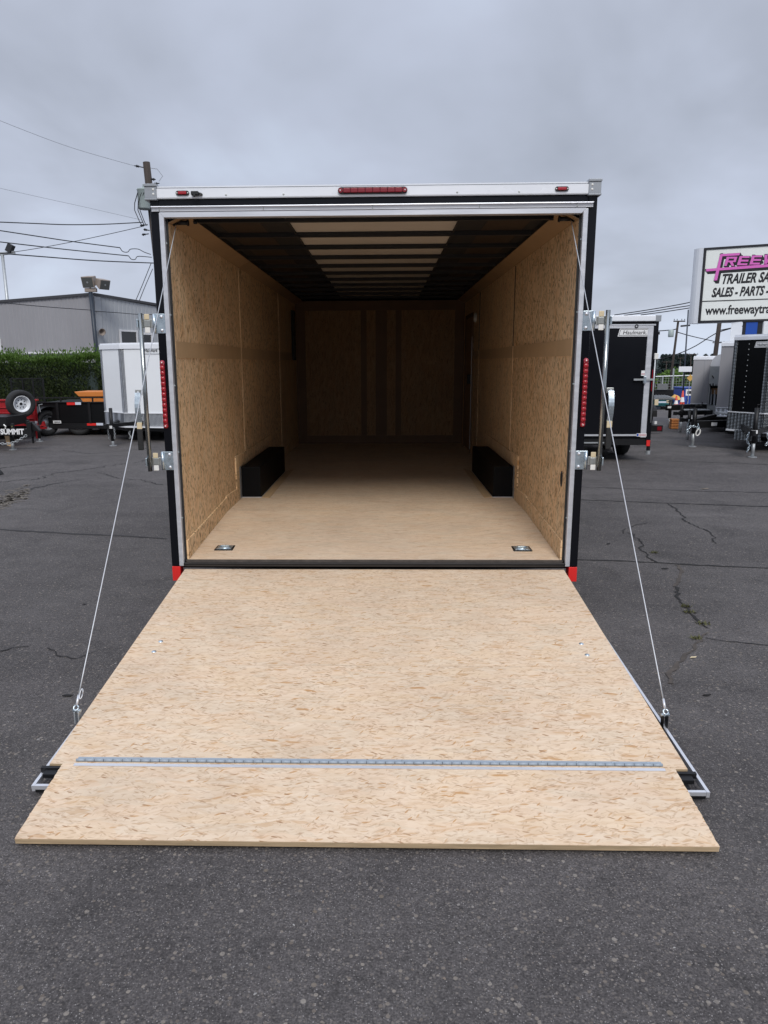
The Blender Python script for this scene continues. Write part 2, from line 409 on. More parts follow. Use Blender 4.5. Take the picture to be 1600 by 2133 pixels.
def leafy(name, lo, hi, zlo, zhi, topcol):
    """leaves: each its own shade; the young growth at the tips is a lighter green"""
    m, nt, b = new_mat(name)
    g = N(nt, 'ShaderNodeNewGeometry'); c = ramp(nt, g.outputs['Random Per Island'], [(0.0, lo), (1.0, hi)])
    t = N(nt, 'ShaderNodeTexCoord'); s = N(nt, 'ShaderNodeSeparateXYZ'); L(nt, t.outputs['Object'], s.inputs[0])
    n = N(nt, 'ShaderNodeTexNoise', inp={'Scale': 3.0}); L(nt, t.outputs['Object'], n.inputs['Vector'])
    zz = math_(nt, 'ADD', s.outputs[2], math_(nt, 'MULTIPLY', n.outputs[0], 0.5))
    mr = N(nt, 'ShaderNodeMapRange', inp={1: zlo + .25, 2: zhi + .25}); L(nt, zz, mr.inputs[0])
    c = mix(nt, mr.outputs[0], c, mix(nt, 0.65, c, topcol)); L(nt, c, b.inputs['Base Color'])
    b.inputs['Roughness'].default_value = 0.6; b.inputs['Specular IOR Level'].default_value = 0.25
    return m


leafy('hedge_leaf', (0.016, 0.028, 0.008), (0.055, 0.075, 0.024), 1.35, 1.8, (0.085, 0.17, 0.022))
leafy('bush_leaf', (0.05, 0.10, 0.015), (0.12, 0.20, 0.04), 0, 5, (0.12, 0.22, 0.04))
leafy('pine_leaf', (0.018, 0.030, 0.030), (0.04, 0.06, 0.052), 50, 90, (0.04, 0.06, 0.05))


def asphalt():
    m, nt, b = new_mat('asphalt')
    t = N(nt, 'ShaderNodeTexCoord'); P = t.outputs['Object']
    big = N(nt, 'ShaderNodeTexNoise', inp={'Scale': 0.55, 'Detail': 6.0, 'Roughness': 0.6}); L(nt, P, big.inputs['Vector'])
    mid = N(nt, 'ShaderNodeTexNoise', inp={'Scale': 5.0, 'Detail': 6.0, 'Roughness': 0.65}); L(nt, P, mid.inputs['Vector'])
    fine = N(nt, 'ShaderNodeTexNoise', inp={'Scale': 160.0, 'Detail': 3.0, 'Roughness': 0.7}); L(nt, P, fine.inputs['Vector'])
    col = ramp(nt, big.outputs[0], [(0.25, (0.057, 0.051, 0.050)), (0.5, (0.083, 0.075, 0.073)), (0.75, (0.116, 0.106, 0.103))])
    col = mix(nt, 1.0, col, ramp(nt, mid.outputs[0], [(0.25, 0.70), (0.5, 1.0), (0.8, 1.2)]), 'MULTIPLY')
    oil = N(nt, 'ShaderNodeTexNoise', inp={'Scale': 1.7, 'Detail': 4.0, 'Roughness': 0.5, 'Distortion': 0.6}); L(nt, P, oil.inputs['Vector'])
    col = mix(nt, 1.0, col, ramp(nt, oil.outputs[0], [(0.30, 0.72), (0.42, 1.0), (0.62, 1.0), (0.74, 1.16)]), 'MULTIPLY')
    lane = N(nt, 'ShaderNodeTexNoise', inp={'Scale': 1.0, 'Detail': 3.0}); lm = N(nt, 'ShaderNodeMapping'); lm.inputs['Scale'].default_value = (0.10, 1.5, 1); lm.inputs['Rotation'].default_value = (0, 0, 0.12); L(nt, P, lm.inputs[0]); L(nt, lm.outputs[0], lane.inputs['Vector'])
    col = mix(nt, 1.0, col, ramp(nt, lane.outputs[0], [(0.35, 0.86), (0.5, 1.0), (0.66, 1.10)]), 'MULTIPLY')
    col = mix(nt, 1.0, col, ramp(nt, fine.outputs[0], [(0.3, 0.42), (0.5, 0.95), (0.72, 1.7)]), 'MULTIPLY')
    coarse = N(nt, 'ShaderNodeTexNoise', inp={'Scale': 48.0, 'Detail': 4.0, 'Roughness': 0.65}); L(nt, P, coarse.inputs['Vector'])
    col = mix(nt, 1.0, col, ramp(nt, coarse.outputs[0], [(0.3, 0.62), (0.5, 0.98), (0.7, 1.35)]), 'MULTIPLY')
    for sc_, th, a, bb in ((92.0, 0.60, (0.10, 0.088, 0.080), (0.165, 0.145, 0.13)), (60.0, 0.86, (0.12, 0.10, 0.085), (0.24, 0.21, 0.18)), (46.0, 0.975, (0.14, 0.115, 0.09), (0.25, 0.225, 0.20)), (190.0, 0.80, (0.12, 0.11, 0.105), (0.30, 0.28, 0.27))):
        v = N(nt, 'ShaderNodeTexVoronoi', inp={'Scale': sc_, 'Randomness': 1.0}); L(nt, P, v.inputs['Vector'])
        s = N(nt, 'ShaderNodeSeparateColor'); L(nt, v.outputs['Color'], s.inputs[0])
        stone = mix(nt, s.outputs[1], a, bb)
        k = math_(nt, 'MULTIPLY', ramp(nt, s.outputs[0], [(th - .004, 0.0), (th, 1.0)]), ramp(nt, v.outputs['Distance'], [(0.28, 1.0), (0.38, 0.0)]))
        col = mix(nt, k, col, stone)
    L(nt, col, b.inputs['Base Color'])
    b.inputs['Roughness'].default_value = 0.78; b.inputs['Specular IOR Level'].default_value = 0.35
    vb = N(nt, 'ShaderNodeTexVoronoi', inp={'Scale': 110.0}); L(nt, P, vb.inputs['Vector'])
    h = math_(nt, 'ADD', fine.outputs[0], math_(nt, 'MULTIPLY', vb.outputs['Distance'], -0.8))
    bp = N(nt, 'ShaderNodeBump', inp={'Strength': 0.55, 'Distance': 0.006}); L(nt, h, bp.inputs['Height']); L(nt, bp.outputs[0], b.inputs['Normal'])


asphalt()


def diamond(name, col, metal=0.8, freq=26.0):
    m, nt, b = new_mat(name); t = N(nt, 'ShaderNodeTexCoord'); s = N(nt, 'ShaderNodeSeparateXYZ'); L(nt, t.outputs['Object'], s.inputs[0])
    h = math_(nt, 'ADD', s.outputs[0], math_(nt, 'MULTIPLY', s.outputs[1], 1.0))
    a = math_(nt, 'SINE', math_(nt, 'MULTIPLY', math_(nt, 'ADD', h, s.outputs[2]), freq * 6.283))
    c = math_(nt, 'SINE', math_(nt, 'MULTIPLY', math_(nt, 'SUBTRACT', h, s.outputs[2]), freq * 6.283))
    p = math_(nt, 'MULTIPLY', a, c)
    cc = ramp(nt, p, [(0.25, tuple(x * .30 for x in col)), (0.55, col)]); L(nt, cc, b.inputs['Base Color'])
    b.inputs['Metallic'].default_value = metal; b.inputs['Roughness'].default_value = 0.3
    bp = N(nt, 'ShaderNodeBump', inp={'Strength': 0.8, 'Distance': 0.01}); L(nt, p, bp.inputs['Height']); L(nt, bp.outputs[0], b.inputs['Normal'])


diamond('diamond_plate', (0.72, 0.74, 0.77), freq=22.0)
diamond('diamond_plate_dark', (0.30, 0.32, 0.33), freq=20.0)


def stones():
    m, nt, b = new_mat('stone_bits'); g = N(nt, 'ShaderNodeNewGeometry')
    c = ramp(nt, g.outputs['Random Per Island'], [(0.0, (0.09, 0.085, 0.085)), (0.35, (0.16, 0.145, 0.13)), (0.6, (0.19, 0.15, 0.12)), (0.88, (0.22, 0.21, 0.20)), (1.0, (0.34, 0.33, 0.32))])
    L(nt, c, b.inputs['Base Color']); b.inputs['Roughness'].default_value = 0.75


stones()

# ================================================================== THE SETTING
def ribbon(px, w0, w1, name, mat, z, parent, jit=0.012, pts=None, wj=0.5, step=0.05):
    """a strip following a line on the ground, ragged along its edges"""
    P = pts if pts else [gnd(u, v) for u, v in px]; path = []
    for a, b in zip(P[:-1], P[1:]):
        n = max(2, int((b - a).length / step))
        for i in range(n): path.append(a.lerp(b, i / n))
    path.append(P[-1]); mb = MB(); n = len(path)
    off = 0.0
    for i, p in enumerate(path):
        d = (path[min(i + 1, n - 1)] - path[max(i - 1, 0)]); d.z = 0; d.normalize(); s = Vector((-d.y, d.x, 0))
        off = off * 0.7 + random.gauss(0, jit); w = (w0 + (w1 - w0) * i / n) * random.uniform(1 - wj, 1 + wj) / 2
        mb.v.append(tuple(Vector((p.x, p.y, z)) + s * (off + w))); mb.v.append(tuple(Vector((p.x, p.y, z)) + s * (off - w)))
    mb.f = [(2 * i, 2 * i + 1, 2 * i + 3, 2 * i + 2) for i in range(n - 1)]
    return mb.build(name, mat, parent)


g = MB(); S = 900.0
xs = [-S, -60, -20, -8, -4] + [-3 + .5 * i for i in range(13)] + [4, 6, 8, 12, 20, 40, 80, 200, S]; ys = [-S, -60, -20, -6, 4, 8, 9, 12, 16, 20, 30, 45, 67, 70, 120, 300, S]
for y in ys:
    for x in xs: g.v.append((x, y, gz(x, y)))
for j in range(len(ys) - 1):
    for i in range(len(xs) - 1):
        a = j * len(xs) + i; g.f.append((a, a + 1, a + 1 + len(xs), a + len(xs)))
ground = tag(g.build('ground', 'asphalt'), kind='structure')
ground['label'] = 'dark grey asphalt of the sales lot with cracks and pale stones'

ribbon([(-40, 1101), (50, 1106), (150, 1112), (240, 1116), (350, 1122)], 0.055, 0.022, 'pavement_seam', 'seal', 0.003, ground, 0.004)
ribbon([(1195, 1166), (1320, 1170), (1450, 1177), (1640, 1186)], 0.022, 0.03, 'pavement_seam', 'crack', 0.003, ground, 0.004)
ribbon([(1205, 1041), (1300, 1045), (1400, 1049), (1640, 1057)], 0.022, 0.035, 'pavement_seam', 'crack', 0.003, ground, 0.006)
ribbon([(1205, 1014), (1300, 1018), (1400, 1021), (1640, 1028)], 0.012, 0.03, 'pavement_seam', 'seal', 0.003, ground, 0.006)
for px, w0, w1, m, jit in [
    ([(1390, 1048), (1410, 1065), (1425, 1083), (1450, 1096), (1480, 1108), (1488, 1120), (1485, 1132)], 0.02, 0.010, 'crack', 0.012),
    ([(1312, 1110), (1335, 1125), (1345, 1137), (1335, 1143), (1352, 1157), (1366, 1172)], 0.012, 0.016, 'crack', 0.012),
    ([(1412, 1178), (1419, 1190), (1415, 1205), (1403, 1222)], 0.024, 0.02, 'brown_dirt', 0.004),
    ([(1403, 1222), (1412, 1240), (1425, 1258), (1434, 1272), (1444, 1284), (1460, 1297), (1474, 1309)], 0.020, 0.014, 'crack', 0.010),
    ([(1472, 1318), (1455, 1338), (1441, 1358), (1410, 1385), (1395, 1405), (1398, 1425)], 0.012, 0.026, 'brown_dirt', 0.006),
    ([(1470, 1330), (1520, 1337), (1640, 1350)], 0.008, 0.008, 'crack', 0.006),
    ([(1299, 1112), (1308, 1102), (1325, 1094), (1350, 1090)], 0.010, 0.006, 'crack', 0.008),
    ([(-20, 979), (60, 968), (128, 961)], 0.03, 0.012, 'crack', 0.02),
    ([(-10, 1006), (70, 998), (110, 988), (200, 975), (290, 962), (335, 955)], 0.02, 0.02, 'crack', 0.03),
    ([(55, 1022), (100, 1010), (150, 1001), (170, 999)], 0.04, 0.012, 'seal', 0.012),
    ([(130, 938), (195, 946), (250, 940), (330, 932)], 0.012, 0.02, 'crack', 0.02),
    ([(200, 985), (250, 996), (280, 1000), (340, 1010)], 0.015, 0.015, 'crack', 0.02),
    ([(0, 1357), (25, 1350), (60, 1345)], 0.012, 0.006, 'crack', 0.006),
    ([(95, 1352), (120, 1365), (160, 1372), (205, 1362)], 0.008, 0.006, 'crack', 0.01),
    ([(1380, 960), (1450, 962), (1600, 968)], 0.02, 0.03, 'seal', 0.02)]:
    ribbon(px, w0, w1, 'pavement_crack', m, 0.0035 + random.uniform(0, .001), ground, jit, step=0.03)
# worn, paler patch at the left edge
mb = MB()
for k in range(340):
    u = random.uniform(-10, 60); v = 1045 - u * 0.35 + random.gauss(0, 7)
    c = gnd(u, v); r = random.uniform(.006, .028); n = random.randint(4, 6); a0 = random.random() * 6
    base = len(mb.v)
    for i in range(n):
        a = a0 + 6.283 * i / n; q = r * random.uniform(.6, 1.2); mb.v.append((c.x + q * math.cos(a) * 1.6, c.y + q * math.sin(a), 0.0045))
    mb.f.append(tuple(range(base, base + n)))
tag(mb.build('worn_patch', 'worn', ground, fix=False), kind='stuff')
# stones bedded in the surface, close to the camera: tiny domes
mb = MB()
for k in range(5200):
    y = -4.3 + 3.6 * random.random() ** 1.6; x = random.uniform(-2.1, 2.1) * (1 + (y + 4.3) * .25)
    if abs(x) < 1.3 and y > -2.34: continue
    r = random.choice((.0018, .0022, .0026, .003, .0042)) * random.uniform(.8, 1.3); a0 = random.random() * 6; n = 5; el_ = random.uniform(1, 1.8); ca, sa = math.cos(a0), math.sin(a0)
    b0 = len(mb.v)
    for i in range(n):
        a = 6.283 * i / n + random.uniform(-.3, .3); q = r * random.uniform(.75, 1.15); px_, py_ = q * el_ * math.cos(a), q * math.sin(a)
        mb.v.append((x + px_ * ca - py_ * sa, y + px_ * sa + py_ * ca, -0.0005))
    for i in range(n):
        p = Vector(mb.v[b0 + i]); mb.v.append((x + (p.x - x) * .62, y + (p.y - y) * .62, r * .38))
    mb.f.append(tuple(range(b0 + n, b0 + 2 * n)))
    for i in range(n): mb.f.append((b0 + i, b0 + (i + 1) % n, b0 + n + (i + 1) % n, b0 + n + i))
o = mb.build('bedded_stones', 'stone_bits', None, fix=False)
tag(o, 'small pale stones bedded in the near asphalt', 'gravel', kind='stuff')
# weeds in the crack
for i, (u, v, r, lab) in enumerate([(1429, 1264, .055, 'small green weed in the asphalt crack, uppermost of the tufts'), (1436, 1276, .065, 'small green weed in the asphalt crack, second tuft from the top'),
                    (1465, 1300, .075, 'largest yellowish weed tuft in the asphalt crack right of the ramp'), (1452, 1331, .05, 'lowest weed tuft at the end of the asphalt crack'), (1364, 1152, .06, 'flat mossy weed above the asphalt seam right of the trailer')]):
    c = gnd(u, v); mb = MB()
    r *= .6
    for k in range(34):
        a = random.random() * 6.283; d = random.random() ** .6 * r; p = Vector((c.x + d * math.cos(a), c.y + d * math.sin(a) * .7, 0.002)); h = random.uniform(.006, .022)
        t = Vector((random.gauss(0, .015), random.gauss(0, .015), h)); s = Vector((random.gauss(0, 1), random.gauss(0, 1), 0)).normalized() * .005
        b0 = len(mb.v); mb.v += [tuple(p + s), tuple(p - s), tuple(p + t)]; mb.f.append((b0, b0 + 1, b0 + 2))
    tag(mb.build('weed_tuft', 'weed', fix=False), lab, 'weed', 'weeds in the asphalt crack')
# dead leaves and scraps
for u, v, s, m, lab in [(142, 1451, .030, 'debris', 'curled black leaf scrap on the asphalt left of the ramp'), (1472, 1450, .022, 'debris', 'small black leaf scrap on the asphalt right of the ramp'),
                   (1385, 1186, .028, 'debris', 'thin black scrap just below the seam right of the trailer'), (1267, 1134, .022, 'debris', 'black scrap lying close to the trailer, right side'),
                   (176, 1260, .016, 'debris', 'tiny black scrap on the asphalt near the left cable'), (1444, 1371, .020, 'cream_plastic', 'pale yellow wood sliver on the asphalt right of the ramp'),
                   (1468, 1019, .05, 'worn', 'pale flat scrap lying on the far asphalt seam')]:
    c = gnd(u, v); mb = MB(); a = random.uniform(-.4, .4)
    q = [Vector((-1, -.15, 0)), Vector((-.3, -.3, .12)), Vector((.5, -.18, .05)), Vector((1, .05, .22)), Vector((.3, .22, .14)), Vector((-.5, .25, .1))]
    rot = Matrix.Rotation(a, 3, 'Z'); pts = [Vector((c.x, c.y, .003)) + rot @ (p * s) for p in q]
    mb.ext(pts, (0, 0, .003)); tag(mb.build('leaf_scrap', m), lab, 'scrap', 'scraps on the asphalt')

# ================================================================== MAIN TRAILER
T = thing('cargo_trailer', 'black enclosed cargo trailer with open rear and lowered wooden ramp', 'trailer')
PI = math.pi
W = 1.297
LEN = 6.35
# shell
for s in (-1, 1):
    a, b = sorted((s * W, s * (W - 0.012)))
    MB().box(a, b, 0.082, LEN, 0.30, 2.535).build('side_skin', 'black_gloss', T)
    a, b = sorted((s * W, s * 1.2465))
    MB().box(a, b, 0.0, 0.08, 0.305, 2.519).build('rear_post', 'black_gloss', T, bevel=0.004)
    a, b = sorted((s * (W - .001), s * 1.2425))
    MB().box(a, b, -0.002, 0.07, 0.208, 0.303).build('corner_reflector', 'red_tape', T, bevel=0.002)
    a, b = sorted((s * 1.2462, s * 1.2175))
    MB().box(a, b, -0.008, 0.028, 0.308, 2.4465).build('jamb_trim', 'aluminium', T, bevel=0.003)
    # jamb screws
    src = MB().cyl((s * 1.2165, 0.018, 0), (s * 1.2135, 0.018, 0), 0.005, 8).build('jamb_screw', 'zinc', T); src.location.z = 0.62
    copies(src, [(0, 0, d) for d in (.42, .83, 1.25, 1.66)], T)
MB().box(-1.2462, 1.2462, 0.002, 0.07, 2.449, 2.519).build('rear_header', 'black_gloss', T, bevel=0.003)
MB().box(-W, W, 0.0, LEN, 2.575, 2.583).build('roof', 'white_rail', T)
MB().box(-W + .013, W - .013, LEN - .02, LEN, 0.30, 2.57).build('front_skin', 'black_gloss', T)
MB().box(-1.26, 1.26, 0.09, LEN - .05, 0.27, 0.318).build('chassis', 'black_satin', T)
# white fascia rail along the roof edge
fas = MB().ext([(-1.249, .04, 2.5225), (-1.249, -.010, 2.5225), (-1.249, -.013, 2.528), (-1.249, -.013, 2.577), (-1.249, -.008, 2.581), (-1.249, -.008, 2.589), (-1.249, .04, 2.592)], (2.488, 0, 0)).build('fascia_rail', 'white_rail', T)
MB().box(-1.249, 1.239, -.0148, -.0128, 2.5785, 2.5805).build('fascia_groove', 'ink', fas)
for s, x0, x1 in ((-1, -1.318, -1.2495), (1, 1.2395, 1.309)):
    cp = MB().box(x0, x1, -.020, .06, 2.524, 2.588); cp.box(x0 - .003, x1 + .003, -.026, .06, 2.588, 2.602); cp.box(x0 - .002, x1 + .002, -.024, .06, 2.514, 2.524)
    c = cp.build('corner_cap', 'cap_metal', T, bevel=0.002)
    xm = x1 - .018 if s < 0 else x0 + .018
    b1 = MB().lathe([(0.0, .004), (.004, .0035), (.007, 0)], (xm, -.020, 2.546), (0, -1, 0), 10).build('rivet', 'white_plastic', c)
    copies(b1, [(0, 0, .025)], c)
sc1 = MB().lathe([(0, .004), (.004, .003), (.006, 0)], (0, -.013, 2.5385), (0, -1, 0), 10).build('fascia_screw', 'zinc_grey', T); sc1.location.x = -0.845
copies(sc1, [(.334, 0, 0), (1.335, 0, 0), (1.689, 0, 0)], T)


# lights on the fascia
def stadium(cx, cz, w, h, y0, y1, n=8):
    r = h / 2; pts = []
    for i in range(n + 1): a = -PI / 2 + PI * i / n; pts.append((cx + w / 2 - r + r * math.cos(a), y0, cz + r * math.sin(a)))
    for i in range(n + 1): a = PI / 2 + PI * i / n; pts.append((cx - w / 2 + r + r * math.cos(a), y0, cz + r * math.sin(a)))
    return MB().ext(pts, (0, y1 - y0, 0))


big = stadium(0.004, 2.553, .400, .0375, -.0135, -.024).build('brake_light', 'black_plastic', T, bevel=.002)
for k in range(8):
    x = -.165 + k * .0425
    MB().box(x, x + .0415, -.0335, -.0235, 2.5395, 2.5665).build('lens', 'red_lens_deep', big, bevel=.004)
for s in (-1, 1): stadium(.004 + s * .184, 2.553, .027, .027, -.0235, -.031).build('lens_end', 'red_lens_deep', big, bevel=.004)
for s in (-1, 1): MB().lathe([(0, .003), (.003, .002), (.004, 0)], (.004 + s * .186, -.031, 2.553), (0, -1, 0), 8).build('screw', 'white_plastic', big)
for x in (-1.0975, 1.0865):
    c = stadium(x, 2.5505, .078, .026, -.0135, -.021).build('clearance_light', 'black_plastic', T, bevel=.002)
    MB().box(x - .025, x + .025, -.028, -.0205, 2.542, 2.559).build('lens', 'red_lens', c, bevel=.004)
    for s in (-1, 1): MB().lathe([(0, .003), (.003, .002), (.004, 0)], (x + s * .032, -.021, 2.5505), (0, -1, 0), 8).build('screw', 'white_plastic', c)
pl = MB().box(-1.043, -1.000, -.045, -.0135, 2.534, 2.556); pl.ext([(-1.0, -.03, 2.536), (-.984, -.026, 2.534), (-.979, -.022, 2.541), (-.984, -.026, 2.549), (-1.0, -.03, 2.552)], (0, .014, 0))
p = pl.build('plug_socket', 'black_plastic', T, bevel=.004); MB().cyl((-1.022, -.045, 2.536), (-1.022, -.05, 2.525), .006, 8).build('wire_end', 'black_rubber', p)
# drip rail and header trim
dr = MB().ext([(-1.286, 0.001, 2.481), (-1.286, -.022, 2.4795), (-1.286, -.024, 2.475), (-1.286, -.013, 2.471), (-1.286, -.011, 2.456), (-1.286, -.014, 2.4525), (-1.286, .001, 2.4525)], (2.556, 0, 0)).build('drip_rail', 'aluminium', T)
for x in (-1.24, -.63, .004, .62, 1.18): MB().box(x - .003, x + .003, -.016, -.0105, 2.457, 2.469).build('rail_screw', 'zinc_grey', dr)
MB().ext([(-1.2455, -.009, 2.4515), (1.2375, -.009, 2.4515), (1.2085, -.009, 2.4195), (-1.2165, -.009, 2.4195)], (0, .05, 0)).build('header_trim', 'aluminium', T, bevel=.002)


# tail lights, one lens disc at a time
for s in (-1, 1):
    x = s * 1.2795
    base = MB().box(x - .0145, x + .0145, -.012, -.0005, 1.208, 1.584).build('tail_light', 'red_lens_deep', T, bevel=.004)
    d0 = MB().lathe([(0, -.006), (.008, -.0052), (.0135, -.002), (.0145, .002), (.0145, .008)], (0, 0, 0), (0, 1, 0), 14).build('lens_disc', 'red_lens', base, smooth=True)
    d0.location = (x, -.014, 1.236)
    copies(d0, [(0, 0, .0322 * k) for k in range(1, 11)], base)
    for z, m in ((1.589, 'pink_cap'), (1.205, 'red_lens')):
        e = MB().lathe([(0, -.008), (.008, -.007), (.0135, -.003), (.0148, .008)], (x, -.008, z), (0, 1, 0), 14).build('lens_end', m, base, smooth=True)
        MB().lathe([(0, -.003), (.0035, -.002), (.0045, .001)], (x, -.016, z), (0, 1, 0), 8).build('screw', 'white_plastic', e)


# cam-bar locks, swung clear of the doorway
for s in (-1, 1):
    xr = s * 1.380; lock = MB().cyl((xr, -.052, .930), (xr, -.052, 1.877), .0135, 16).build('lock_bar', 'steel_tube', T, smooth=True)
    for zc in (.988, 1.819):
        xa, xb = sorted((s * 1.246, s * 1.318))
        pl = MB().box(xa, xb, -.0075, -.0022, zc - .058, zc + .058).build('bracket_plate', 'zinc', lock, bevel=.006)
        for dz in (-.040, .040): 
            b = MB().lathe([(0, .007), (.006, .0065), (.0105, .002), (.0105, 0)], (s * 1.267, -.0075, zc + dz), (0, -1, 0), 12); b.box(s * 1.267 - .008, s * 1.267 + .008, -.0152, -.0142, zc + dz - .001, zc + dz + .001)
            b.build('bolt', 'aluminium', lock, smooth=True)
        MB().cyl((s * 1.309, -.014, zc - .056), (s * 1.309, -.014, zc + .056), .009, 12).build('hinge_barrel', 'zinc', lock, smooth=True)
        xa, xb = sorted((s * 1.316, s * 1.392))
        MB().box(xa, xb, -.036, -.030, zc - .026, zc + .026).build('keeper_strap', 'zinc_grey', lock, bevel=.002)
        xa, xb = sorted((s * 1.326, s * 1.362))
        MB().box(xa, xb, -.044, -.0365, zc - .021, zc + .021).build('keeper_block', 'zinc_grey', lock, bevel=.003)
        xa, xb = sorted((s * 1.330, s * 1.361))
        MB().box(xa, xb, -.043, -.037, zc + .0225, zc + .0545).build('upper_tab', 'cream_plastic', lock, bevel=.004)
        MB().box(xa + .001, xb + .001, -.043, -.037, zc - .056, zc - .0225).build('lower_tab', 'white_plastic', lock, bevel=.005)
        xa, xb = sorted((s * 1.392, s * 1.402)); MB().box(xa, xb, -.066, -.030, zc - .024, zc + .024).build('keeper_lip', 'zinc', lock, bevel=.002)
    xa, xb = sorted((s * 1.394, s * 1.438))
    MB().box(xa, xb, -.064, -.058, 1.398, 1.430).build('handle_clevis', 'zinc_grey', lock, bevel=.004)
    MB().lathe([(0, .005), (.005, .004), (.007, 0)], (s * 1.420, -.064, 1.414), (0, -1, 0), 10).build('pivot_pin', 'aluminium', lock)
    pts = [];
    for i in range(9):
        t = i / 8; z = 1.412 - .18 * t; y = -.072 - .020 * math.sin(PI * t)
        pts.append((y, z))
    prof = [(s * 1.404, y, z) for y, z in pts] + [(s * 1.404, y + .005, z) for y, z in pts[::-1]]
    MB().ext(prof, (s * .033, 0, 0)).build('handle', 'zinc', lock)
    xa, xb = sorted((s * 1.405, s * 1.436))
    MB().box(xa, xb, -.079, -.068, 1.193, 1.2315).build('handle_tag', 'cream_plastic', lock, bevel=.002)
    MB().box(xa - .001, xb + .001, -.082, -.064, 1.064, 1.1925).build('handle_grip', 'black_rubber', lock, bevel=.005)

for s in (-1, 1):
    a, b = sorted((s * 1.2035, s * 1.2170)); MB().box(a, b, .0262, .0292, .335, 2.418).build('jamb_gap_shade', 'black_rubber', T)  # dark strip standing in for the shaded gap between trim and wall sheet

# interior -------------------------------------------------------------
WI, ZC = 1.204, 2.450
FZ0, FZ1, YB = 0.3417, 0.415, 1.22        # the floor drops towards the doorway
BACK = 6.2
fl = MB().ext([(-WI, .022, FZ0), (-WI, YB, FZ1), (-WI, YB, FZ1 - .02), (-WI, .022, FZ0 - .02)], (2 * WI, 0, 0)).build('floor_board', 'osb_floor', T)
for a, b in ((YB + .001, 2.44), (2.4415, 3.66), (3.6615, 4.88), (4.8815, BACK)):
    MB().box(-WI, WI, a, b, FZ1 - .02, FZ1 + random.uniform(-.0004, .0004)).build('floor_board', 'osb_floor', T)
MB().box(-WI, WI, .010, .0215, FZ0 - .018, FZ0 + .003).build('floor_edge', 'brown_dirt', T)
sill = MB().box(-1.2165, 1.2165, -.010, .0095, .306, .330).build('rear_sill', 'sill_dark', T, bevel=.003)
MB().box(-1.2165, 1.2165, -.016, -.0125, .320, .325).build('sill_lip', 'black_satin', sill)


def zf(y): return FZ0 + (FZ1 - FZ0) * min(1, max(0, (y - .02) / (YB - .02)))


for s in (-1, 1):
    def wx(a, b): return sorted((s * (WI - a), s * (WI - b)))
    # plywood lining in sheets
    for y0, y1 in ((.030, 2.105), (2.113, 4.49), (4.497, BACK)):
        xa, xb = wx(0, -.010); MB().box(xa, xb, y0, y1, zf(y0) - .01, 2.402).build('wall_sheet', 'osb_wall', T)
        xa, xb = wx(.0035, .0005)
        MB().box(xa, xb, y0 + (.004 if y0 < .1 else .016), y1 - .016, 1.617, 1.717).build('belt_strip', 'luan', T)
        # cove between wall and ceiling
        MB().ext([(s * (WI - .001), y0, 2.398), (s * (WI - .004), y0, 2.395), (s * 1.098, y0, ZC - .0045), (s * 1.098, y0, ZC - .0005)], (0, y1 - y0 - .004, 0)).build('cove_panel', 'cove', T)
    for y in (2.109, 4.493):
        xa, xb = wx(.006, .0002)
        if s < 0: MB().box(xa, xb, y - .013, y + .013, .42, 2.39).build('joint_batten', 'osb_wall', T)
        else: MB().box(xa, xb, y - .003, y + .003, 1.72, 2.39).build('joint_gap', 'ink', T)
        if s > 0: MB().box(xa, xb, y - .012, y + .012, .42, 1.717).build('joint_batten', 'osb_wall', T)
    # skirting and wheel-box surround
    xa, xb = wx(.012, .0004)
    for y0, y1 in ((.032, YB), (YB, 1.635)):
        MB().ext([(xa, y0, zf(y0) + .001), (xa, y0, zf(y0) + .125), (xa, y1, zf(y1) + .112), (xa, y1, zf(y1) + .001)], (xb - xa, 0, 0)).build('skirting', 'osb_wall', T)
    MB().box(xa, xb, 1.637, 1.755, FZ1 + .001, .805).build('surround_board', 'osb_wall', T)
    MB().box(xa, xb, 1.757, 3.56, .700, .800).build('surround_board', 'osb_wall', T)
    MB().box(xa, xb, 3.44, 3.56, FZ1 + .001, .698).build('surround_board', 'osb_wall', T)
    MB().box(xa, xb, 3.562, BACK - .02, FZ1 + .001, FZ1 + .115).build('skirting', 'osb_wall', T)
    # wheel box
    a, b = sorted((s * (WI - .013), s * 1.022))
    wb = MB().box(a, b, 1.835, 3.395, FZ1 + .001, .690).build('wheel_box', 'wheel_box', T, bevel=.006)
    MB().box(a, b, 1.829, 1.834, FZ1 + .0005, FZ1 + .006).build('box_bead', 'aluminium', wb)
    xi = s * 1.022; a, b = sorted((xi, xi - s * .004)); MB().box(a, b, 1.835, 3.395, FZ1 + .0005, FZ1 + .005).build('box_bead', 'aluminium', wb)
    a, b = sorted((s * 1.192, s * 1.199)); MB().box(a, b, 1.765, 1.834, FZ1 + .002, .70).build('box_flange', 'galv', wb)
    a, b = sorted((s * 1.017, s * .945))
    MB().ext([(s * 1.017, 1.836, FZ1 + .0008), (s * .945, 1.80, FZ1 + .0008), (s * .945, 3.60, FZ1 + .0008), (s * 1.017, 3.395, FZ1 + .0008)], (0, 0, .004)).build('floor_trim', 'luan', T)
    # wheels under the box (hidden by the ramp from the rear)
    for y in (2.2, 3.0):
        wh = MB().lathe([(.19, -.09), (.29, -.095), (.33, -.075), (.335, 0), (.33, .075), (.29, .095), (.19, .09), (.19, -.09)], (s * 1.135, y, .336), (1, 0, 0), 28).build('wheel', 'tyre', T, smooth=True)
        MB().lathe([(0, .07), (.08, .07), (.1, .04), (.16, .05), (.188, .085), (.188, -.085), (0, -.06)], (s * 1.135, y, .336), (s, 0, 0), 24).build('rim', 'rim_steel', wh, smooth=True)
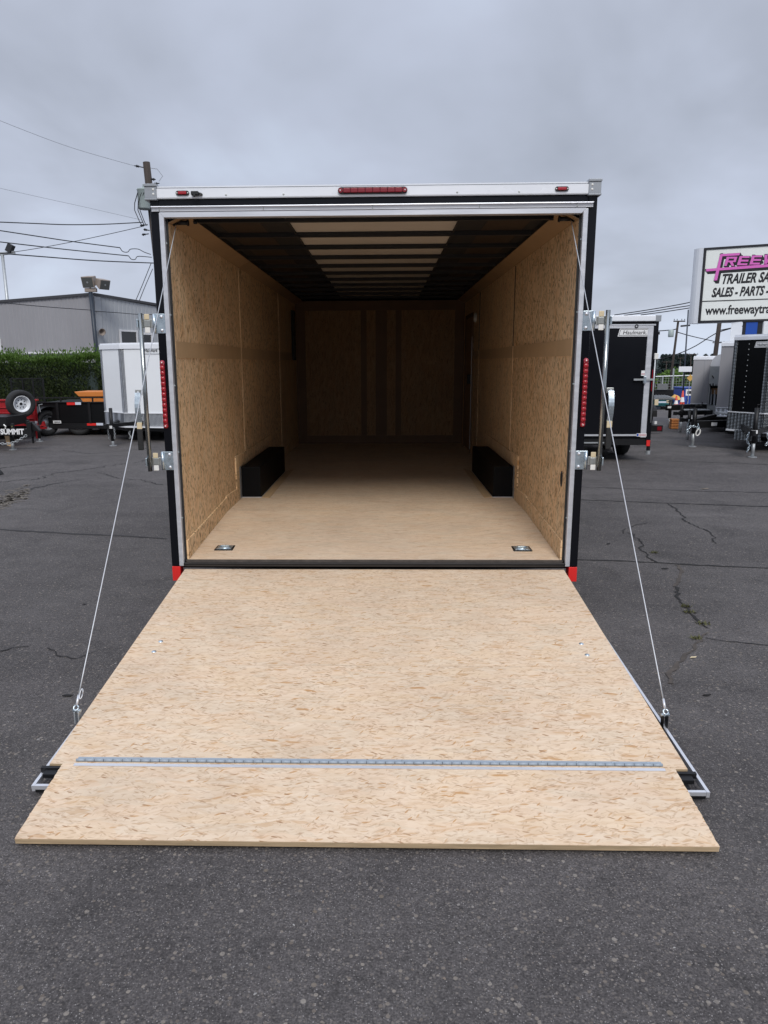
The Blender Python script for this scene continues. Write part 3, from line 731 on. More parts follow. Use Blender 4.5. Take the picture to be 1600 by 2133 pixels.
# front wall of the interior
MB().box(-WI, WI, BACK + .002, BACK + .012, FZ1, 2.44).build('front_wall_sheet', 'osb_back_shaded', T)
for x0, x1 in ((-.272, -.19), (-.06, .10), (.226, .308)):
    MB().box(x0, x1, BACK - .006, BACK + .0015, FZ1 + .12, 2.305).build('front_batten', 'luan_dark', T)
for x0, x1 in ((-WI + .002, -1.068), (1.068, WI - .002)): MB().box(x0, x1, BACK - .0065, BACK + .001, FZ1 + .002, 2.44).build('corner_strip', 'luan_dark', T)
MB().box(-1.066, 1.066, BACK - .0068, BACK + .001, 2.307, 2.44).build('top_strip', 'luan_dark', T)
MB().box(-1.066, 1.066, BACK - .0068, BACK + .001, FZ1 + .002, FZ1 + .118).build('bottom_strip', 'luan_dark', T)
# side door at the front right
dj = MB().box(WI - .02, WI - .001, 5.05, 5.10, FZ1, 2.2); dj.box(WI - .02, WI - .001, 5.86, 5.91, FZ1, 2.2); dj.box(WI - .02, WI - .001, 5.10, 5.86, 2.15, 2.2)
d = dj.build('side_door_frame', 'luan_dark', T); MB().box(WI - .015, WI - .001, 5.10, 5.86, FZ1 + .02, 2.15).build('side_door', 'cove', d)
MB().box(WI - .06, WI - .016, 5.16, 5.20, 1.30, 1.42).build('door_latch', 'black_satin', d, bevel=.004)
MB().box(WI - .025, WI - .021, 5.055, 5.062, FZ1 + .05, 1.9).build('door_edge', 'aluminium', d)
MB().box(-WI + .001, -WI + .04, 5.70, 5.85, 1.62, 2.28).build('breaker_panel', 'black_satin', T, bevel=.005)
lampb = MB().lathe([(0, .03), (.05, .025), (.06, 0)], (WI - .001, 4.86, 2.12), (-1, 0, 0), 16).build('wall_vent', 'white_plastic', T, smooth=True)
# ceiling: central lining, dark sides, steel bows across
MB().box(-.545, .545, .05, BACK, ZC + .030, ZC + .037).build('ceiling_lining', 'ceiling_panel', T)
for s in (-1, 1):
    for a, b, m, nm in ((.546, .74, 'ceiling_dark', 'side_lining'), (.741, 1.02, 'lining_brown', 'side_lining'), (1.021, 1.2, 'ceiling_dark', 'side_lining')):
        xa, xb = sorted((s * a, s * b)); MB().box(xa, xb, .05, BACK, ZC + .029, ZC + .036).build(nm, m, T)
    xa, xb = sorted((s * 1.099, s * WI)); MB().box(xa, xb, .05, BACK, ZC, ZC + .045).build('ceiling_rail', 'ceiling_dark', T)
    xa, xb = sorted((s * .545, s * .551)); MB().box(xa, xb, .06, BACK, ZC + .012, ZC + .028).build('lining_edge', 'ceiling_dark', T)
y = .315
while y < BACK - .1:
    MB().box(-1.098, 1.098, y, y + .040, ZC - .002, ZC + .027).build('roof_bow', 'roof_bow', T)
    y += .56
MB().box(-1.2, 1.2, .030, .047, 2.425, 2.478).build('header_backing', 'ceiling_panel', T)
for x in (-.185, .235): MB().lathe([(0, .012), (.010, .008), (.012, 0)], (x, .046, 2.437), (0, -.3, -1), 10).build('marker_bulb', 'orange_paint', T)
# ramp-spring spools in the top corners
for s in (-1, 1):
    sp = MB().cyl((s * 1.195, .10, 2.409), (s * 1.100, .10, 2.409), .013, 14).build('cable_spool', 'black_satin', T, smooth=True)
    for x in (1.190, 1.105): MB().cyl((s * (x + .004), .10, 2.409), (s * (x - .004), .10, 2.409), .019, 14).build('spool_flange', 'black_satin', sp)
    MB().cyl((s * 1.075, .12, 2.416), (s * 1.055, .12, 2.416), .012, 12).build('spool_bearing', 'black_satin', sp)
# D-rings in the floor
for x, y in ((-1.010, .272), (.990, .262)):
    z = zf(y); pan = MB().box(x - .062, x + .062, y - .060, y + .060, z - .006, z + .0035).build('tie_down_ring', 'black_satin', T, bevel=.003)
    MB().box(x - .050, x + .050, y - .047, y + .047, z + .0037, z + .0052).build('pan', 'zinc', pan, bevel=.001)
    MB().torus((x, y - .004, z + .0085), (1, 0, 0), (0, 1, .04), .040, .032, .0048, 18, 8).build('ring', 'zinc', pan, smooth=True)
    MB().box(x - .026, x + .026, y + .018, y + .034, z + .005, z + .013).build('ring_clamp', 'zinc_grey', pan, bevel=.003)
# oval outlet on the right wall
ov = MB().lathe([(0, .006), (.045, .006), (.052, 0)], (0, 0, 0), (-1, 0, 0), 24)
o = ov.build('outlet_plate', 'black_plastic', T, smooth=True); o.location = (WI - .0005, .135, .850); o.scale = (1, .42, 1)
for dz in (-.04, .04): MB().lathe([(0, .003), (.004, 0)], (WI - .006, .135, .850 + dz), (-1, 0, 0), 8).build('outlet_screw', 'zinc', T)

# ramp ------------------------------------------------------------------
A = Vector((0, -.0, .2862)); B = Vector((0, -1.975, .0811)); rd = (B - A).normalized(); rn = Vector((0, -rd.z, rd.y)); rn = rn if rn.z > 0 else -rn


def rp(t, h=0.0): return A + rd * t + rn * h     # t metres down the ramp, h above its face


RL = (B - A).length


def slab(t0, t1, h0, h1, x0, x1):
    a, b, c, d = rp(t0, h0), rp(t1, h0), rp(t1, h1), rp(t0, h1)
    return MB().ext([(x0, p.y, p.z) for p in (a, b, c, d)], (x1 - x0, 0, 0))


RW = 1.2128
door = slab(.02, RL + .075, -.060, -.0285, -1.178, 1.198).build('ramp_door', 'black_satin', T)
slab(.0, 1.226, -.0195, 0, -RW, RW).build('ramp_board', 'osb_ramp', door)
slab(1.2275, RL, -.0195, -.0006, -RW, RW).build('ramp_board', 'osb_ramp', door)
e = slab(RL + .0002, RL + .0006, -.0194, -.0008, -RW, RW).build('board_edge', 'osb_edge', door)
for x0, x1, x2 in ((-1.180, -1.2330, -.012), (1.2005, 1.2490, .012)):     # side trims, splayed a little
    q = [rp(.03, -.052), rp(RL + .094, -.052), rp(RL + .094, -.029), rp(.03, -.029)]
    a_ = [(x, p.y, p.z) for x, p in zip((x0, x1, x1, x0), q)]; b_ = [(x + x2, p[1], p[2]) for x, p in zip((x0, x1, x1, x0), a_)]
    MB().add(a_ + b_, [(0, 1, 2, 3), (7, 6, 5, 4), (0, 4, 5, 1), (1, 5, 6, 2), (2, 6, 7, 3), (3, 7, 4, 0)]).build('edge_trim', 'aluminium', door)
slab(RL + .081, RL + .0935, -.046, -.0300, -1.233, 1.248).build('edge_trim', 'aluminium', door)
slab(RL + .0765, RL + .0925, -.060, -.0465, -1.233, 1.248).build('frame_end', 'black_satin', door)
for x in (-1.19, 1.19):
    slab(RL + .003, RL + .05, -.0282, -.012, x - .03, x + .03).build('frame_gusset', 'black_satin', door)
    slab(RL + .006, RL + .02, -.0281, -.006, x - .05, x + .05).build('frame_rib', 'black_satin', door)
# fold-out flap
FA, FB = rp(RL + .0015, .0005), Vector((0, -2.3578, .033))
fd = (FB - FA).normalized(); fn = Vector((0, -fd.z, fd.y)); fn = fn if fn.z > 0 else -fn
fw = 1.166; fm = MB(); top = []; NX = 60; NT = 10
# outline with saw-torn side edges
left = [(-fw + .004 + random.gauss(0, .0006), i / 40) for i in range(41)]; right = [(fw + random.gauss(0, .0008), i / 40) for i in range(41)]
outl = left + right[::-1]
pt = [FA.lerp(FB, t) + Vector((x, 0, 0)) for x, t in outl]; n = len(pt)
fm.v = [tuple(p) for p in pt] + [tuple(p - fn * .0205) for p in pt]
fm.f = [(i, i + 1, n - 2 - i, n - 1 - i) for i in range(40)] + [(n + i, n + n - 1 - i, n + n - 2 - i, n + i + 1) for i in range(40)]
fm.f += [(i, n + i, n + (i + 1) % n, (i + 1) % n) for i in range(n)]
flap = fm.build('ramp_flap', 'osb_ramp', door)
ee = MB().ext([(-fw + .006, FB.y - .0003, FB.z - .0012), (-fw + .006, FB.y - .0003 - fn.y * .0185, FB.z - .0012 - fn.z * .0185), (-fw + .006, FB.y - .0012 - fn.y * .0185, FB.z - .0012 - fn.z * .0185), (-fw + .006, FB.y - .0012, FB.z - .0012)], (2 * fw - .008, 0, 0)).build('flap_edge', 'osb_edge', flap)
# piano hinge
t0 = 1.957 / abs(rd.y)
hg = slab(t0 - .021, t0 - .0015, .0002, .0022, -1.115, 1.126).build('piano_hinge', 'hinge_metal', door)
hp = FA + fd * .004
MB().ext([(-1.115, FA.y, FA.z + .0008), (-1.115, (FA + fd * .014).y, (FA + fd * .014).z + .0008), (-1.115, (FA + fd * .014).y, (FA + fd * .014).z + .0028), (-1.115, FA.y, FA.z + .0028)], (2.241, 0, 0)).build('hinge_leaf', 'aluminium', hg)
kc = rp(t0 + .002, .0045); nk = 62; kl = 2.241 / nk
kn = MB().cyl((0, 0, 0), (kl - .0016, 0, 0), .0058, 10).build('knuckle', 'hinge_metal', hg, smooth=True); kn.location = (-1.115, kc.y, kc.z)
copies(kn, [(kl * i, 0, 0) for i in range(1, nk)], hg)
MB().cyl((-1.113, kc.y, kc.z), (1.124, kc.y, kc.z), .0042, 8).build('hinge_pin', 'black_satin', hg)
hs = MB().lathe([(0, .003), (.004, .0025), (.0055, 0)], (0, 0, 0), tuple(rn), 8).build('hinge_screw', 'zinc', hg); q = rp(t0 - .013, .0022); hs.location = (-1.06, q.y, q.z)
copies(hs, [(.1335 * i, 0, 0) for i in range(1, 17)], hg)
# carriage bolts
for x, y in ((-1.078, -.984), (-1.08, -1.091), (1.069, -.989), (1.068, -1.103)):
    q = rp(abs(y / rd.y)); MB().lathe([(0, .005), (.007, .004), (.012, .001), (.0125, 0)], (x, q.y, q.z), tuple(rn), 14).build('carriage_bolt', 'zinc', door, smooth=True)
# lift cables with their anchors
for s, x in ((-1, -1.236), (1, 1.243)):
    q = rp(1.652 / abs(rd.y), 0)
    top = Vector((s * 1.172, .093, 2.405)); bot = Vector((x, q.y, q.z + .050))
    pts = [top.lerp(bot, i / 20) + Vector((0, -.0, -.004 * math.sin(PI * i / 20))) for i in range(21)]
    cb = MB().tube(pts, .0029, 6).build('lift_cable', 'cable', T, smooth=True)
    dirv = (top - bot).normalized()
    MB().cyl(bot + dirv * .04, bot - dirv * .004, .0052, 10).build('cable_sleeve', 'aluminium', cb, smooth=True)
    if s < 0: MB().torus(bot + dirv * .045 + Vector((.010, 0, 0)), (1, 0, 0), dirv, .006, .022, .0026, 14, 6).build('cable_loop', 'cable', cb, smooth=True)
    MB().torus(bot - dirv * .014, (1, 0, 0), dirv, .010, .011, .0035, 14, 6).build('cable_eye', 'zinc', cb, smooth=True)
    br = MB().box(x - .011, x - .005, q.y - .016, q.y + .012, q.z - .035, q.z + .022); br.box(x + .006, x + .012, q.y - .016, q.y + .012, q.z - .035, q.z + .022)
    br = br.build('cable_anchor', 'black_satin' if s > 0 else 'galv', door, bevel=.003)
    MB().cyl((x - .016, q.y - .004, q.z + .024), (x + .018, q.y - .004, q.z + .024), .0065, 10).build('anchor_pin', 'zinc', br, smooth=True)

# ================================================================== helpers for the lot
def V(x, y, z=0.0): return Vector((x, y, z))


def wheel(parent, c, axis, r, w, rim='rim_steel', name='wheel', n=28):
    c = Vector(c); ri = r * .58; h = w / 2
    t = MB().lathe([(ri, -h * .85), (r * .80, -h), (r * .94, -h * .86), (r, -h * .55), (r, h * .55), (r * .94, h * .86), (r * .80, h), (ri, h * .85), (ri, -h * .85)], c, axis, n).build(name, 'tyre', parent, smooth=True)
    rm = MB().lathe([(0, h * .35), (ri * .30, h * .35), (ri * .42, h * .12), (ri * .74, h * .10), (ri * .86, h * .55), (ri * .99, h * .80), (ri * .99, -h * .8), (0, -h * .5)], c, axis, n).build('rim', rim, t, smooth=True)
    return t


def chain(parent, pts, ln=.045, r=.0055, name='safety_chain', mat='galv'):
    mb = MB(); P = [Vector(p) for p in pts]; d = 0; seq = []
    segs = [(a, b, (b - a).length) for a, b in zip(P[:-1], P[1:])]; tot = sum(s[2] for s in segs); k = max(2, int(tot / (ln * .72)))
    for i in range(k):
        t = tot * (i + .5) / k
        for a, b, l in segs:
            if t <= l: p = a.lerp(b, t / l); dv = (b - a).normalized(); break
            t -= l
        side = dv.cross(V(0, 0, 1)) if abs(dv.z) < .9 else V(1, 0, 0); side.normalize(); up = side.cross(dv)
        mb.torus(p, dv, side if i % 2 else up, ln / 2, ln * .3, r, 10, 5)
    return mb.build(name, mat, parent, smooth=True)


def jack(parent, foot, top, r=.03, drop=.30, crank=True):
    """tongue jack: outer tube, inner leg, foot plate, crank"""
    f = Vector(foot); j = MB().cyl(V(f.x, f.y, drop), V(f.x, f.y, top), r, 12).build('tongue_jack', 'black_satin', parent, smooth=True)
    MB().cyl(V(f.x, f.y, .012), V(f.x, f.y, drop + .02), r * .75, 12).build('jack_leg', 'galv', j, smooth=True)
    MB().cyl(V(f.x, f.y, 0.001), V(f.x, f.y, .014), .07, 14).build('jack_foot', 'galv', j)
    if crank:
        h = MB(); h.tube([V(f.x, f.y, top), V(f.x, f.y, top + .05), V(f.x + .10, f.y - .02, top + .06), V(f.x + .11, f.y - .02, top + .12)], .009, 6); h.build('jack_crank', 'black_satin', j)
    return j


def tongue(parent, apex, ends, z=.42, w=.05, h=.08, coupler=True, plate=None):
    a = Vector((apex[0], apex[1], z)); fr = MB()
    for e in ends: fr.beam(a, V(e[0], e[1], z), w, h)
    t = fr.build('tongue_frame', 'black_satin', parent)
    if coupler:
        m = (V(ends[0][0], ends[0][1], z) + V(ends[-1][0], ends[-1][1], z)) / 2; d = (a - m).normalized()
        c = MB().beam(a - d * .04, a + d * .16, .075, .07); c.cyl(a + d * .16 + V(0, 0, -.04), a + d * .16 + V(0, 0, .045), .045, 10); c.build('coupler', 'black_satin', t)
        sd = d.cross(V(0, 0, 1))
        if plate:
            MB().beam(a + V(plate[0], plate[1], plate[2]), a + V(plate[0] + .10, plate[1], plate[2]), .006, .055).build('tongue_label', 'label_white', t)
    return t


def vnose(name, label, plan, back, z0, z1, body, group, guard=.30, plate='diamond_plate', rail='white_rail', raih=.09, strips=(0, 1), strip_w=.07, guard_facets=(0, 1), zg=0.0):
    """enclosed trailer with a faceted nose. plan: left, apex, right (world xy); back: how far the box goes on"""
    Lf, Ap, Rt = [V(*p) for p in plan]; bk = V(*back)
    t = thing(name, label, 'trailer', (Ap.x, Ap.y, zg), 0, group); o = V(Ap.x, Ap.y)
    P = [Lf - o, Ap - o, Rt - o, Rt + bk - o, Lf + bk - o]
    MB().ext([p + V(0, 0, z0) for p in P], (0, 0, z1 - raih - z0)).build('body', body, t)
    cen = sum(P, V(0, 0)) / 5
    Q = [p + (p - cen).normalized() * .02 for p in P]
    r = MB().ext([p + V(0, 0, z1 - raih + .001) for p in Q], (0, 0, raih)).build('roof_rail', rail, t)
    MB().ext([p + V(0, 0, z1 + .0015) for p in P], (0, 0, .03)).build('roof', rail, t)
    MB().ext([p * .97 + cen * .03 + V(0, 0, z0 - .10) for p in P], (0, 0, .099)).build('chassis', 'black_satin', t)
    nrm = []
    for i in (0, 1):
        d = (P[i + 1] - P[i]).normalized(); n = V(d.y, -d.x); n = n if n.dot((P[i] + P[i + 1]) / 2 - cen) > 0 else -n; nrm.append((d, n))
    for i in guard_facets:
        d, n = nrm[i]; a, b = P[i] + n * .004, P[i + 1] + n * .004
        MB().ext([a + V(0, 0, z0), b + V(0, 0, z0), b + V(0, 0, z0 + guard), a + V(0, 0, z0 + guard)], n * .006).build('stone_guard', plate, t)
        MB().ext([a + V(0, 0, z0 + guard + .001), b + V(0, 0, z0 + guard + .001), b + V(0, 0, z0 + guard + .018), a + V(0, 0, z0 + guard + .018)], n * .011).build('guard_trim', 'white_rail', t)
        MB().ext([a + V(0, 0, z0 - .03), b + V(0, 0, z0 - .03), b + V(0, 0, z0 - .001), a + V(0, 0, z0 - .001)], n * .010).build('lower_trim', 'white_rail', t)
    for i in strips:       # bright corner strips
        d, n = nrm[i]
        for p, sg in ((P[i], 1), (P[i + 1], -1)) if i == 0 else ((P[i], 1),):
            a = p + n * .003
            MB().ext([a + V(0, 0, z0 + guard + .02), a + d * sg * strip_w + V(0, 0, z0 + guard + .02), a + d * sg * strip_w + V(0, 0, z1 - raih - .002), a + V(0, 0, z1 - raih - .002)], n * .005).build('corner_strip', plate, t)
    return t, P, nrm


def sticker(parent, org, d, n, w, h, txt, slant=.25, border=True):
    """slanted maker's plate: white, black border line and lettering"""
    org, d, n = Vector(org), Vector(d).normalized(), Vector(n).normalized(); u = V(0, 0, 1)
    def para(s, off, th, mat, nm, par):
        c = org + d * (w / 2) + u * (h / 2)
        q = [c + d * (sx * w / 2 * s[0] + sy * h / 2 * s[1] * slant) + u * (sy * h / 2 * s[1]) + n * off for sx, sy in ((-1, -1), (1, -1), (1, 1), (-1, 1))]
        return MB().ext(q, n * th).build(nm, mat, par)
    b = para((1, 1), .0, .003, 'label_white', 'maker_plate', parent)
    if border:
        para((1 - .10 * h / w * 2, .80), .0031, .0006, 'ink', 'plate_border', b); para((1 - .16 * h / w * 2, .68), .0038, .0006, 'label_white', 'plate_face', b)
    t = text_mesh(txt, h * .70, org + d * (w * .12) + u * (h * .26) + n * .0046, d, u, 'plate_lettering', 'ink', b, .0006, shear=.18, bold=h * .008)
    wd = max(Vector(v.co).dot(d) for v in t.data.vertices) - min(Vector(v.co).dot(d) for v in t.data.vertices)
    k = w * .74 / max(wd, .001); o0 = org + d * (w * .12)
    for v in t.data.vertices:
        e = (Vector(v.co) - o0).dot(d); v.co = Vector(v.co) + d * (e * k - e)
    return b


# ================================================================== LEFT SIDE OF THE LOT
# white enclosed trailer -------------------------------------------------
LT = 'enclosed trailers parked across the lot'
Bx = atY(262, 888, 10.45); Ax = atY(221, 890, 11.0); Cx = atY(352, 890, 10.30)
wt, P, nr = vnose('enclosed_trailer', 'white enclosed trailer with bright tread-plate corner, parked left behind the open trailer', [(Ax.x, Ax.y), (Bx.x, Bx.y), (Cx.x, Cx.y)], (.9, 3.2), .32, 1.965, 'white_paint', LT, guard=.26)
o = V(Bx.x, Bx.y)
jf = gnd(236, 929) - o
jack(wt, jf, .74, .034, .10, False); tj = V(jf.x - .02, jf.y - .05)
tongue(wt, (tj.x, tj.y), [(P[0].x + .35, P[0].y - .10), (P[1].x + .45, P[1].y + .1)], .40, .05, .07, plate=(-.02, -.09, -.02))
MB().box(jf.x - .16, jf.x + .03, jf.y - .06, jf.y - .01, .36, .40).build('coupler_arm', 'black_satin', wt)
chain(wt, [V(jf.x - .07, jf.y - .02, .36), V(jf.x - .075, jf.y, .25), V(jf.x - .07, jf.y, .13)]); chain(wt, [V(jf.x + .05, jf.y - .03, .36), V(jf.x + .055, jf.y - .02, .25), V(jf.x + .045, jf.y - .02, .15)])
pv = atY(269, 905, 10.1) - o; chain(wt, [pv + V(.02, 0, .06), pv + V(0, 0, .02), pv + V(.03, 0, -.05), pv + V(0, 0, -.08)])
wheel(wt, (.60, 1.05, .28), (1, 0, 0), .28, .18); wheel(wt, (.02, 1.15, .28), (-1, 0, 0), .28, .18)
d, n = nr[1]
hx = atY(300, 733, 10.35) - o; k0 = (hx - P[1]).dot(d)
text_mesh('Haulmark', .085, P[1] + d * k0 + n * .012 + V(0, 0, hx.z), d, (0, 0, 1), 'lettering', 'ink', wt, .003, shear=.15, xs=.85)
MB().ext([P[1] + d * (k0 - .02) + n * .004 + V(0, 0, hx.z - .045), P[1] + d * (k0 + .45) + n * .004 + V(0, 0, hx.z - .045), P[1] + d * (k0 + .45) + n * .004 + V(0, 0, hx.z - .035), P[1] + d * (k0 - .02) + n * .004 + V(0, 0, hx.z - .035)], n * .004).build('panel_seam', 'cap_metal', wt)

# black dump trailer ------------------------------------------------------
YD = 11.75


def zY(v, Y, u=150): return atY(u, v, Y).z


dt = thing('dump_trailer', 'long black dump trailer with red and white tape in front of the hedge', 'trailer', (atY(150, 900, YD).x, YD, 0), 0, 'open trailers on the left of the lot')
o = V(dt.location.x, YD)
x0, x1 = atY(78, 840, YD).x - o.x, 2.9
zt, zm, zb = zY(838, YD), zY(828, YD), zY(881, YD)
MB().box(x0, x1, 0, 1.7, zb, zt - .012).build('dump_box', 'black_panel', dt, bevel=.01)
MB().box(x0 - .02, x1, -.035, .02, zt - .011, zt + .012).build('top_rail', 'black_satin', dt)
for k in range(4):
    xx = x0 + .45 + .72 * k; MB().box(xx - .028, xx + .028, -.028, -.001, zb, zt - .013).build('side_stake', 'black_satin', dt)
MB().box(x0 - .25, x1, .015, .045, zm - .02, zm + .006).build('side_board_rail', 'black_satin', dt)
for k in range(5):
    xx = x0 - .2 + .72 * k; MB().box(xx - .015, xx + .015, .02, .045, zt + .013, zm - .021).build('board_post', 'black_satin', dt)
for (u0, u1, v0, v1, m) in ((141, 158, 838, 843.5, 'red_tape'), (158, 170, 837.5, 843, 'white_tape')):
    a, b = atY(u0, v1, YD), atY(u1, v0, YD); MB().box(a.x - o.x, b.x - o.x, -.0405, -.0365, a.z, b.z).build('reflective_tape', m, dt)
for (u0, u1, v0, v1, m) in ((182, 201, 881.5, 886.5, 'red_tape'), (201, 215, 881, 886, 'white_tape')):
    a, b = atY(u0, v1, YD), atY(u1, v0, YD); MB().box(a.x - o.x, b.x - o.x, -.012, -.008, a.z, b.z).build('reflective_tape', m, dt)
MB().box(x0, x1, .0, 1.6, zb - .13, zb - .001).build('chassis', 'black_satin', dt)
a = atY(112, 876, YD); pl = MB().box(a.x - o.x, a.x - o.x + .18, -.034, -.030, a.z - .06, a.z).build('maker_plate', 'label_white', dt)
MB().box(a.x - o.x + .02, a.x - o.x + .16, -.0352, -.0345, a.z - .043, a.z - .02).build('plate_print', 'post_blue', pl)
w1 = atY(162, 880, YD); wheel(dt, (w1.x - o.x, .12, .30), (0, -1, 0), .30, .22); wheel(dt, (w1.x - o.x + .66, .30, .30), (0, -1, 0), .30, .22)
wheel(dt, (w1.x - o.x, 1.5, .30), (0, -1, 0), .30, .22); wheel(dt, (w1.x - o.x + .66, 1.5, .30), (0, -1, 0), .30, .22)
# left end: a fendered wheel seen at an angle
w2 = gnd(98, 908) - o; fx = V(.86, -.5, 0).normalized()
wheel(dt, V(w2.x, w2.y, .29), fx, .29, .22)
fen = MB(); sd = V(-fx.y, fx.x); K = 12; q = []
for i in range(K + 1):
    a = PI * .05 + PI * .9 * i / K; q.append(V(w2.x, w2.y, .29) + sd * (.37 * math.cos(a)) + V(0, 0, .36 * math.sin(a)))
for i in range(K):
    fen.ext([q[i] - fx * .14, q[i + 1] - fx * .14, q[i + 1] + fx * .16, q[i] + fx * .16], (q[i] + q[i + 1]).normalized() * 0 + V(0, 0, .012))
fen.build('fender', 'black_satin', dt)
a = atY(81, 843, 11.3) - o; MB().tube([V(a.x + .08, a.y, a.z + .01), V(a.x, a.y, a.z), V(a.x + .02, a.y, a.z - .16)], .008, 6).build('tie_hook', 'galv', dt)
# ramp gate of steel mesh behind the spare wheel
ga, gb = atY(22, 790, 12.6), atY(93, 832, 12.6)
gt = MB()
gx0, gx1, gz0, gz1 = ga.x - o.x, gb.x - o.x, gb.z - .25, ga.z
for xx in (gx0, gx0 + (gx1 - gx0) * .36, gx0 + (gx1 - gx0) * .68, gx1): gt.box(xx - .014, xx + .014, .84, .868, gz0, gz1)
gt.box(gx0, gx1, .838, .87, gz1 + .0005, gz1 + .025)
gt = gt.build('ramp_gate', 'black_satin', dt); mm = MB()
for i in range(24):
    xx = gx0 + (gx1 - gx0) * i / 24; mm.box(xx, xx + .006, .852, .856, gz0, gz1 - .001)
for i in range(18):
    zz = gz0 + (gz1 - gz0) * i / 18; mm.box(gx0, gx1, .857, .860, zz, zz + .006)
mm.build('gate_mesh', 'black_satin', gt)
# orange tool box riding in the dump box
a0, a1 = atY(154, 816, 12.2), atY(236, 829, 12.2)
ob = thing('orange_bin', 'orange steel bin riding on top of the black dump trailer', 'bin', (a0.x, 12.2, a1.z - .12))
h = a0.z - a1.z + .12
MB().ext([(0, 0, h), (1.0, 0, h), (.94, 0, h - .11), (.10, 0, h - .11)], (0, .8, 0)).build('bin_rim', 'orange_paint', ob, bevel=.01)
MB().ext([(.10, .03, h - .112), (.94, .03, h - .112), (.86, .03, 0), (.2, .03, 0)], (0, .7, 0)).build('bin_body', 'orange_paint', ob)
# orange frame lying behind
c = gnd(121, 897)
of = thing('steel_trestle', 'low orange steel frame lying on the asphalt beyond the black dump trailer', 'trestle', (c.x - .15, c.y + 1.2, 0))
q = MB(); q.beam((-.45, 0, .24), (.4, 0, .26), .05, .05); q.beam((-.4, .3, .20), (.45, .3, .22), .05, .05)
for x in (-.35, 0, .3): q.beam((x, -.05, .02), (x + .06, .02, .26), .05, .05); q.beam((x, .3, .02), (x, .3, .22), .05, .05)
q = q.build('frame', 'orange_paint', of); MB().box(.16, .42, -.07, -.026, .12, .30).build('end_plate', 'orange_paint', of)

# red trailer with a spare wheel -------------------------------------------
YR = 10.75
ra, rb = atY(-40, 833, YR), atY(78, 887, YR)
rt = thing('utility_trailer', 'red steel utility trailer carrying a spare wheel, at the left edge', 'trailer', (rb.x, YR, 0), 0, 'open trailers on the left of the lot')
o = V(rb.x, YR)
xa = ra.x - o.x - 1.2
MB().box(xa, 0, 0, .05, rb.z, ra.z - .03).build('side_panel', 'red_paint', rt)
for v in (849, 860.5, 872):
    zz = zY(v, YR, 70); MB().box(xa, -.03, -.022, -.001, zz - .012, zz + .014).build('pressed_rib', 'red_paint', rt, bevel=.006)
MB().box(xa, .055, -.035, .06, ra.z - .029, ra.z + .012).build('top_rail', 'red_paint', rt, bevel=.006)
MB().box(-.055, -.004, -.03, -.0225, rb.z, ra.z - .032).build('corner_post', 'red_paint', rt)
MB().box(xa, -.5, .06, 1.2, rb.z - .10, rb.z - .001).build('deck', 'black_satin', rt)
zr = zY(870.5, 10.45, 30); MB().box(xa, atY(54, 870, 10.45).x - o.x, -.32, -.26, zr - .04, zr + .012).build('frame_rail', 'black_satin', rt)
a = atY(38, 871, 10.4); MB().box(a.x - o.x, a.x - o.x + .16, -.327, -.322, a.z - .012, a.z + .01).build('reflective_tape', 'white_tape', rt)
a = atY(68, 880, 10.6); MB().box(a.x - o.x, a.x - o.x + .05, -.05, -.04, a.z - .03, a.z + .02).build('paper_tag', 'label_white', rt)
a = atY(76, 869, 10.9); MB().box(a.x - o.x, a.x - o.x + .05, .05, .06, a.z - .07, a.z + .02).build('licence_tag', 'label_white', rt)
# red drawbar with its own jack
ja = gnd(83, 920) - o
tb = MB().ext([ja + V(-.15, .05, .36), ja + V(.14, -.02, .31), ja + V(.15, -.02, .265), ja + V(-.10, .05, .26)], (0, .10, 0)).build('drawbar', 'red_paint', rt)
MB().ext([ja + V(.06, -.025, .325), ja + V(.15, -.03, .325), ja + V(.13, -.03, .42), ja + V(.11, -.03, .42)], (0, .06, 0)).build('coupler_ear', 'red_paint', tb)
jack(rt, ja, .34, .032, .07, False)
for k in range(2): MB().cyl(ja + V(-.10 - .06 * k, .12, .06 + .05 * k), ja + V(-.06 - .06 * k, .10, .30), .03, 8).build('drawbar_strut', 'red_paint', rt)
wheel(rt, (-1.25, 1.0, .31), (0, -1, 0), .31, .2); wheel(rt, (-1.25, .25, .31), (0, -1, 0), .31, .2)
# spare wheel, mounted at an angle
sw = atY(43, 841, 10.15)
sp = thing('spare_wheel', 'spare wheel with black tyre and white eight-hole rim on the red trailer', 'wheel', (sw.x, sw.y, 0))
ax = V(.72, -.69, -.05).normalized(); c0 = V(0, 0, sw.z); Rw = .275
ty = MB().lathe([(Rw * .60, -.08), (Rw * .82, -.10), (Rw * .94, -.088), (Rw, -.06), (Rw, .06), (Rw * .94, .088), (Rw * .82, .10), (Rw * .60, .08), (Rw * .60, -.08)], c0, ax, 36).build('tyre', 'tyre', sp, smooth=True)
rm = MB().lathe([(0, .020), (.045, .020), (.05, .012), (.095, .016), (.12, -.02), (.145, .04), (.150, .078), (.166, .086), (.166, -.07), (0, -.05)], c0, ax, 36).build('rim', 'white_rim', sp, smooth=True)
sd = ax.cross(V(0, 0, 1)).normalized(); uu = sd.cross(ax)
for k in range(8):
    a = 2 * PI * k / 8 + .2; p = c0 + (sd * math.cos(a) + uu * math.sin(a)) * .082; MB().cyl(p + ax * .0165, p + ax * .0195, .012, 10).build('bolt_hole', 'ink', rm)
MB().cyl(c0 + ax * .0205, c0 + ax * .024, .03, 14).build('hub_hole', 'ink', rm)
MB().beam(c0 - ax * .05 + V(0, 0, -.05), V(-.05, .25, sw.z - .42), .05, .05).build('wheel_bracket', 'black_satin', sp)
